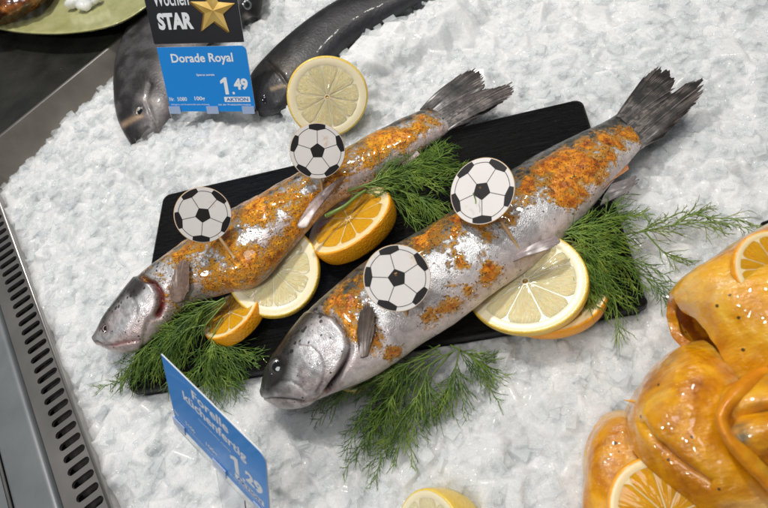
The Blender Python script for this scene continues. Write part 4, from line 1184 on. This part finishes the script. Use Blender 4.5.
football("football pick between the two trout, a green fleck of dill on its white face", 482, 191, z2 + 2.0, 1.70, 91, (514, 241), z2, (-.30, .32, .05))
mbf = MB(); cc = P(474.5, 199, z2 + 2.05); mbf.tube(spline(np.array([cc + (r_w * a + d_w * b) * .06 for a, b in ((-1, -5), (0, -2), (1, 1), (1, 4))]) + norm(CAMP - cc) * .14, None, 10), .035, 6)
o = mbf.build("dill_fleck", DILL, smooth=True); props(o, "tiny green dill fleck stuck on a football disc", "dill")
z2 = F2.surf_z(405, 311)[2]
football("football pick nearest the near trout's head, its pick almost upright", 397, 278, z2 + 1.9, 1.58, 182, (406, 313), z2, (.05, .1, .0))

# ================================================================== PRICE CARDS
def text_geo(txt, bold=.018):
    cu = bpy.data.curves.new("t", 'FONT'); cu.body = txt; cu.size = 1; cu.offset = bold; cu.resolution_u = 3
    o = bpy.data.objects.new("t", cu); COL.objects.link(o)
    dg = bpy.context.evaluated_depsgraph_get(); me = bpy.data.meshes.new_from_object(o.evaluated_get(dg))
    V = np.array([v.co[:] for v in me.vertices]); F = [tuple(p.vertices) for p in me.polygons]
    bpy.data.objects.remove(o); bpy.data.curves.remove(cu); bpy.data.meshes.remove(me)
    mn, mx = V.min(0), V.max(0); V = (V - mn) / np.maximum(mx - mn, 1e-6)
    return V, F

class Card:
    def __init__(s, pos, rv, label, W=7.0, h=4.75):
        th = np.linalg.norm(rv); k = np.array(rv) / th; K = np.array([[0, -k[2], k[1]], [k[2], 0, -k[0]], [-k[1], k[0], 0]])
        Rm = np.eye(3) + math.sin(th) * K + (1 - math.cos(th)) * K @ K
        s.r, s.u, s.n = Rm[:, 0], Rm[:, 1], Rm[:, 2]; s.p = np.array(pos); s.W, s.h = W, h
        s.root = empty("price_card", s.p - s.u * 3.2, label, "price card")
    def X(s, x, y, z=0): return s.p + s.r * x + s.u * y + s.n * z
    def plate(s, name, x0, y0, x1, y1, r, mat, edge, z0=-.05, z1=0.0, corners=(1, 1, 1, 1), parent=None):
        pts = []
        for cx_, cy_, a0, on in ((x1 - r, y1 - r, 0, corners[1]), (x0 + r, y1 - r, 90, corners[0]), (x0 + r, y0 + r, 180, corners[3]), (x1 - r, y0 + r, 270, corners[2])):
            if on:
                for k in range(7):
                    a = math.radians(a0 + 15 * k); pts.append((cx_ + r * math.cos(a), cy_ + r * math.sin(a)))
            else:
                a = math.radians(a0 + 45); pts.append((cx_ + r * (1 if math.cos(a) > 0 else -1), cy_ + r * (1 if math.sin(a) > 0 else -1)))
        n = len(pts); b = MB()
        b.add([s.X(x, y, z1) for x, y in pts] + [s.X(x, y, z0) for x, y in pts], [tuple(range(n)), tuple(range(n, 2 * n))[::-1]] + [(i, n + i, n + (i + 1) % n, (i + 1) % n) for i in range(n)])
        o = b.build(name, mat, parent or s.root); o.data.materials.append(edge)
        for i, p in enumerate(o.data.polygons):
            if i >= 1: p.material_index = 1
        return o
    def text(s, mb, txt, x0, y0, w, h, bold=.018, z=.006):
        V, F = text_geo(txt, bold); mb.add([s.X(x0 + v[0] * w, y0 + v[1] * h, z) for v in V], F)
    def one(s, mb, x0, y0, w, h, z=.006):
        P_ = [(.5, 0), (1, 0), (1, 1), (.64, 1), (0, .80), (0, .62), (.5, .73)]
        mb.add([s.X(x0 + a * w, y0 + c * h, z) for a, c in P_], [(0, 1, 2, 3, 6), (3, 4, 5, 6)])
    def holder(s, stem_len=4.2, clips=(-3.1, 0.05, 2.95)):
        b = MB(); W2 = s.W / 2
        b.box(s.X(0.0, -.42, -.10), s.r * (W2 + .12), s.u * .40, s.n * .035)
        b.build("clear_rail", PLASTIC, s.root)
        for cx_ in clips:
            b = MB(); b.box(s.X(cx_, .12, .05), s.r * .48, s.u * .28, s.n * .03); b.build("clip", CLIP, s.root)
        b = MB(); b.box(s.X(.5, -.8 - stem_len / 2, -.10), s.r * 1.05, s.u * stem_len / 2, s.n * .03)
        b.build("clear_stem", PLASTIC, s.root)
CLIP = simple("frosted_clip", (.45, .58, .82), .25, Coat_Weight=.5, Alpha=.75)

c1 = Card((-19.242, 35.915, .836), (1.052, -.010, -.251), "blue price card for Dorade Royal standing in the ice under a black gold star card")
c1.plate("blue_card", -3.5, 0, 3.5, 4.75, .35, BLUE, CARD_EDGE, corners=(0, 1, 1, 0))
b = MB()
c1.text(b, "Dorade Royal", -2.52, 3.45, 4.9, .82, .022)
c1.text(b, "Sparus aurata", -.75, 2.62, 1.45, .20, .02)
c1.one(b, 1.05, 1.28, .55, 1.25); c1.text(b, ".", 1.88, 1.28, .2, .2, .03)
c1.text(b, "49", 2.1, 1.6, 1.12, .85, .045)
c1.text(b, "Nr.", -3.38, .80, .42, .30, .01); c1.text(b, "5080", -2.72, .80, .80, .30, .01); c1.text(b, "100g", -1.28, .76, .85, .38, .02)
c1.text(b, "Allergene und Zusatzstoffe siehe Aushang", -3.35, .46, 3.2, .13, .008); c1.text(b, "bei der Produktinformation", .6, .46, 2.6, .13, .008)
zb = .004; b.add([c1.X(1.15, .72, zb), c1.X(3.2, .72, zb), c1.X(3.2, 1.10, zb), c1.X(1.15, 1.10, zb)], [(0, 1, 2, 3)])
b.build("lettering", WHITE_INK, c1.root)
b = MB(); c1.text(b, "AKTION", 1.3, .78, 1.75, .26, .03, .009); b.build("action_lettering", BLUE_INK, c1.root)
c1.plate("black_card", -3.62, 4.98, 3.45, 9.3, .08, BLACK_CARD, CARD_EDGE, z0=-.03, z1=.02)
b = MB(); c1.text(b, "Wochen", -2.98, 7.55, 2.75, .95, .014, .028); c1.text(b, "STAR", -2.95, 5.95, 2.75, 1.15, .05, .028)
b.build("star_card_lettering", WHITE_INK, c1.root)
# gold star, faceted, with its dark thick side
cxs, cys = 1.55, 7.15; b = MB(); b2 = MB()
pts = []
for k in range(10):
    a = math.radians(90 + 36 * k - 4); r = (1.75 if k % 2 == 0 else .72)
    pts.append((cxs + r * math.cos(a), cys + r * math.sin(a) * .98))
V = [c1.X(cxs, cys, .16)] + [c1.X(x, y, .07) for x, y in pts]; b.add(V, [(0, 1 + k, 1 + (k + 1) % 10) for k in range(10)])
b.build("gold_star", GOLD, c1.root)
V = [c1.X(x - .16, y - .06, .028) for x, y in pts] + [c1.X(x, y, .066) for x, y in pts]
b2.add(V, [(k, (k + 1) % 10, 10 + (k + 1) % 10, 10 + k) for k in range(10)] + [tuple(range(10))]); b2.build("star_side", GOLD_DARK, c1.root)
c1.holder()

c2 = Card((-14.121, 7.967, 4.213), (1.066, -.401, -.718), "blue price card reading Forelle küchenfertig in front of the black board")
c2.plate("blue_card", -3.5, 0, 3.5, 4.75, .4, BLUE, CARD_EDGE, corners=(0, 1, 0, 0))
b = MB()
c2.text(b, "Forelle", -1.38, 3.72, 2.5, .60, .022); c2.text(b, "küchenfertig", -2.2, 2.72, 4.4, .82, .022)
c2.text(b, "Oncorhynchus mykiss", -1.2, 2.38, 2.3, .17, .012)
c2.one(b, 1.0, 1.15, .55, 1.25); c2.text(b, ".", 1.75, 1.15, .2, .2, .03); c2.text(b, "29", 2.0, 1.4, 1.15, .85, .045)
c2.text(b, "Nr.", -3.36, .78, .40, .30, .01); c2.text(b, "5106", -2.5, .80, .75, .28, .01); c2.text(b, "100g", -.9, .76, .85, .36, .02)
c2.text(b, "Allergene und Zusatzstoffe siehe Aushang", -3.2, .46, 3.3, .13, .008); c2.text(b, "bei der Produktinformation", .7, .46, 2.5, .13, .008)
b.add([c2.X(1.2, .68, zb), c2.X(3.15, .68, zb), c2.X(3.15, 1.06, zb), c2.X(1.2, 1.06, zb)], [(0, 1, 2, 3)])
b.build("lettering", WHITE_INK, c2.root)
b = MB(); c2.text(b, "AKTION", 1.35, .74, 1.65, .26, .03, .009); b.build("action_lettering", BLUE_INK, c2.root)
c2.holder(3.6)

# ================================================================== MARINATED FILLETS
def sheet(name, ctrl, mat, parent, n=(120, 120), thick=.3, close_v=False, amp=.14, sc=.9, fine=.022, grooves=()):
    """curved slab through a grid of control points (photo x, photo y, height)"""
    G = np.array([[P(*p) for p in row] for row in ctrl], float)
    if close_v:
        G = np.concatenate([G[:, -2:], G, G[:, :3]], 1)
        m = G.shape[1]; B = spline(G.transpose(1, 0, 2), np.linspace(2, m - 3, n[1] + 1)[:-1], n[1]).transpose(1, 0, 2)
    else: B = spline(G.transpose(1, 0, 2), None, n[1]).transpose(1, 0, 2)
    A = spline(B, None, n[0])
    du = np.gradient(A, axis=0); dv = np.gradient(A, axis=1); N = np.cross(du, dv); N /= np.linalg.norm(N, axis=2)[..., None] + 1e-9
    d = amp * 2 * (fbm(A, sc, 3) - .5) + fine * 2 * (fbm(A, 4.5, 3) - .5)
    if (N[..., 2].mean() < 0): N = -N
    pq = proj(A)
    for g_, w_, dp in grooves:
        dd = dist_px(pq.reshape(-1, 2), g_).reshape(pq.shape[:2]); d = d - dp * np.exp(-(dd / w_) ** 2)
    A = A + N * d[..., None]
    o = mesh(name, A.reshape(-1, 3), grid_faces(n[0], n[1], close_v), mat, parent)
    s = o.modifiers.new("thickness", 'SOLIDIFY'); s.thickness = thick * CM; s.offset = 0
    s = o.modifiers.new("soft", 'SUBSURF'); s.levels = 1; s.render_levels = 1
    return o

def fillet_roll(label, ctrl, origin, **kw):
    root = empty("marinated_fillet", origin, label, "marinated fillet", "orange marinated fillets piled at the right edge")
    sheet("flesh", ctrl, FILLET, root, **kw)
    return root
fillet_roll("upper folded marinated fillet with a dark orange hollow in its fold",
 [[(688, 308, 3.0), (680, 300, 3.4), (674, 296, 3.0), (672, 304, 1.6), (671, 314, 1.4), (674, 322, 2.0)],
  [(702, 318, 3.5), (700, 298, 4.3), (692, 277, 3.8), (690, 285, .8), (674, 322, .8), (680, 338, 2.0)],
  [(716, 342, 3.6), (728, 300, 5.0), (718, 261, 4.2), (724, 270, .6), (694, 340, .6), (698, 351, 1.8)],
  [(733, 372, 3.2), (760, 305, 5.3), (748, 244, 4.4), (755, 250, .6), (720, 350, .6), (720, 364, 1.6)],
  [(752, 392, 3.0), (792, 320, 5.3), (785, 224, 4.4), (795, 240, .6), (750, 370, .6), (750, 382, 1.6)],
  [(780, 410, 2.8), (830, 330, 5.0), (830, 206, 4.2), (840, 230, .6), (790, 380, .6), (780, 395, 1.6)]],
 P(740, 320, -.6), thick=.42, amp=.12)
fillet_roll("large middle marinated fillet curling over the orange slices",
 [[(700, 350, .6), (668, 362, .4), (640, 392, .2), (628, 428, -.2), (632, 452, -.4)],
  [(706, 346, 2.4), (680, 354, 2.6), (652, 386, 2.4), (634, 424, 1.8), (636, 450, .6)],
  [(724, 362, 3.2), (700, 372, 3.8), (676, 396, 3.8), (650, 432, 3.0), (642, 455, 1.8)],
  [(738, 385, 3.2), (716, 402, 3.7), (690, 426, 3.7), (664, 452, 2.9), (655, 470, 1.7)],
  [(752, 420, 3.0), (730, 436, 3.5), (706, 458, 3.4), (686, 476, 2.6), (680, 492, 1.4)],
  [(770, 450, 2.8), (752, 470, 3.2), (730, 490, 3.0), (712, 502, 2.2), (704, 512, 1.0)],
  [(800, 480, 2.4), (785, 505, 2.6), (765, 525, 2.4), (745, 535, 1.6), (735, 540, .6)]],
 P(690, 430, -.7), thick=.45, amp=.12,
 grooves=[([(646, 424), (656, 438), (672, 452), (690, 466), (712, 480)], 4, .45)])
fillet_roll("flat pale orange marinated fillet lowest on the left of the pile",
 [[(586, 520, -.7), (588, 470, -.6), (592, 440, -.6), (604, 420, -.5), (622, 415, -.4), (640, 424, -.4)],
  [(592, 518, .3), (594, 472, .5), (598, 444, .5), (608, 426, .5), (622, 420, .6), (640, 430, .5)],
  [(616, 520, .9), (614, 474, 1.0), (614, 448, 1.0), (618, 434, .9), (630, 430, .8), (646, 438, .6)],
  [(650, 530, .9), (646, 490, 1.0), (640, 462, 1.0), (640, 446, .9), (646, 440, .7), (655, 446, .5)],
  [(690, 540, .6), (680, 505, .6), (672, 480, .6), (665, 462, .5), (662, 452, .4), (664, 450, .3)]],
 P(620, 470, -.7), thick=.4)
c = P(668, 516, 1.7)
citrus("orange_slice", "orange slice in front of the lowest marinated fillet at the bottom edge", "orange slice", c, toward(c, .75, side=(.1, -.05, 0)), 2.25, .5, 'orange', spin=.3, segs=10, seed=16, pith=.16)
root = empty("orange_slice", P(740, 430, 1.0), "bent strip of orange rind curving round the greyish fillet at the right edge", "orange slice")
outer = [(782, 356, 3.6), (757, 369, 4.3), (736, 384, 4.8), (721, 402, 5.0), (716, 420, 5.0), (724, 440, 4.9), (740, 460, 4.6), (758, 480, 4.2), (778, 500, 3.6), (800, 520, 3.0)]
rows_ = []
for k, (x, y, z) in enumerate(outer):
    dx, dy = 792 - x, 420 - y; L_ = math.hypot(dx, dy); dx /= L_; dy /= L_; w_ = 13 + 3 * math.sin(k * 1.1)
    rows_.append([(x + dx * 2, y + dy * 2, z - .7), (x, y, z - .25), (x + dx * 3, y + dy * 3, z + .08), (x + dx * w_ * .6, y + dy * w_ * .6, z + .12), (x + dx * w_, y + dy * w_, z - .05), (x + dx * (w_ + 2), y + dy * (w_ + 2), z - .5)])
sheet("rind", rows_, RING_RIND, root, n=(110, 40), thick=.1, amp=.07)
root = empty("rolled_fish_fillet", P(780, 430, .4), "greyish rolled fillet inside the bent orange strip at the right edge", "fillet")
sheet("flesh", [[(722, 392, 3.6), (738, 384, 4.0), (765, 376, 4.2), (800, 376, 4.0), (830, 380, 3.6)], [(724, 410, 4.3), (744, 402, 4.8), (770, 398, 5.0), (800, 398, 5.0), (830, 400, 4.4)],
                [(728, 424, 4.2), (748, 415, 4.5), (772, 410, 4.5), (800, 410, 4.5), (830, 412, 4.2)], [(730, 436, 4.5), (752, 430, 4.9), (776, 426, 5.0), (805, 426, 5.0), (830, 430, 4.4)],
                [(740, 456, 4.0), (760, 452, 4.4), (780, 450, 4.5), (806, 450, 4.4), (830, 452, 4.0)], [(752, 478, 2.8), (770, 476, 3.2), (790, 476, 3.2), (810, 476, 3.2), (830, 478, 3.0)]], FILLET_GREY, root, n=(90, 80), thick=.3, amp=.06)
mb = MB(); mb.tube([P(624, 400, 1.6), P(632, 401, 1.75), P(650, 404, 2.0), P(680, 408, 2.4)], [.012, .07, .085, .085], 8)
o = mb.build("toothpick", simple("stained_pick", (.72, .36, .06), .4), smooth=True); props(o, "orange stained toothpick poking left out of the middle marinated fillet", "toothpick")
c = P(777, 268, 5.4)
citrus("orange_slice", "orange slice just showing on top of the upper marinated fillet at the right edge", "orange slice", c, toward(c, .6, side=(.3, 0, 0)), 1.6, .45, 'orange', seed=22, pith=.15)
# dark board under the fillets, its corner peeping out at the right edge
def small_board():
    A = P(760, 222, .4); V = []
    c_ = [A + np.array(v) for v in ((0, 0, 0), (12, 2.5, 0), (14, -9, 0), (1.5, -6, 0))]
    b = MB(); b.add(c_ + [p - np.array([0, 0, .7]) for p in c_], [(0, 1, 2, 3), (7, 6, 5, 4), (0, 4, 5, 1), (1, 5, 6, 2), (2, 6, 7, 3), (3, 7, 4, 0)])
    o = b.build("black_serving_board", BOARD, origin=A); props(o, "second black board whose corner shows behind the marinated fillets", "board")
    m = o.modifiers.new("bevel", 'BEVEL'); m.width = .0012; m.segments = 3
small_board()

# ================================================================== GREEN PLATTER
def platter():
    edge = [(-60, 8), (-25, 22), (0, 29), (25, 33), (60, 34), (95, 30), (122, 22), (145, 8), (166, -10), (190, -40)]
    inner = [(-60, -30), (-25, -24), (0, -16), (25, -12), (55, -10), (80, -12), (98, -18), (112, -28), (125, -40), (140, -60)]
    n = 200
    e = spline(np.array(edge, float), None, n); i_ = spline(np.array(inner, float), None, n)
    rows = []
    prof = [(-.02, 2.6), (0, 2.78), (.03, 2.85), (.08, 2.78), (.3, 2.3), (.6, 1.75), (1.0, 1.5)]
    for k in range(n):
        r_ = []
        for f, z in prof:
            rib = .06 * math.cos(k * 2 * math.pi / 8) * (1 - abs(f - .4)) if f > .05 else 0
            r_.append(P(*(e[k] * (1 - f) + i_[k] * f), z + rib))
        rows.append(r_)
    rows = np.array(rows)
    root = empty("leaf_platter", P(60, 10, .9), "yellow green leaf shaped platter with ribs in the top left corner", "platter")
    fine = np.array([spline(r_, None, 26) for r_ in rows])
    o = mesh("dish", fine.reshape(-1, 3), grid_faces(n, 26), PLATTER, root)
    m = o.modifiers.new("th", 'SOLIDIFY'); m.thickness = .002; m.offset = -1
    # foot under the dish
    b = MB(); q = [P(x, y, .9) for x, y in ((-30, 8), (40, 22), (100, 16), (130, -6), (60, -30), (-30, -20))]
    b.add(q + [p + np.array([0, 0, .8]) for p in q], [tuple(range(6)), tuple(range(6, 12))] + [(k, (k + 1) % 6, 6 + (k + 1) % 6, 6 + k) for k in range(6)]); b.build("foot", PLATTER, root)
    # ice crumbs in the dish
    R = np.random.default_rng(4)
    r2 = empty("glazed_shellfish", P(5, 0, 2.4), "glossy dark brown food with orange streaks lying on the green platter", "shellfish")
    sheet("shell", [[(-40, 30, 2.4), (-20, 30, 2.6), (5, 24, 2.7), (30, 12, 2.8), (46, 0, 2.6), (60, -16, 2.4)],
                    [(-42, 20, 4.0), (-22, 16, 4.4), (2, 12, 4.4), (24, 2, 4.3), (40, -8, 3.9), (54, -22, 3.0)],
                    [(-46, 4, 4.6), (-26, -2, 5.2), (-4, -8, 5.2), (16, -18, 4.9), (30, -26, 4.3), (44, -36, 3.2)],
                    [(-50, -20, 3.4), (-30, -26, 3.6), (-10, -32, 3.6), (8, -40, 3.4), (20, -46, 3.0), (30, -50, 2.6)]], GLAZED, r2, n=(60, 80), thick=.2, amp=.15)
    for k, (x, y, s_) in enumerate(((72, 2, .7), (84, 4, .8), (94, -1, .6), (78, -6, .8))):
        p = P(x, y, 2.5); U, Vv = np.meshgrid(np.linspace(0, np.pi, 14), np.linspace(0, 2 * np.pi, 20, endpoint=False), indexing='ij')
        S = np.stack([np.sin(U) * np.cos(Vv), np.sin(U) * np.sin(Vv), .6 * np.cos(U)], -1).reshape(-1, 3); S *= s_ * (.75 + .6 * vnoise(S + k * 9, 1.6))[:, None]
        o = mesh("ice_lump", S + p, grid_faces(14, 20, True), ICE, origin=p); 
        props(o, ["left", "middle front", "right", "rear"][k] + " ice lump melting in the green leaf platter", "ice lump", "ice lumps in the green platter")
platter()
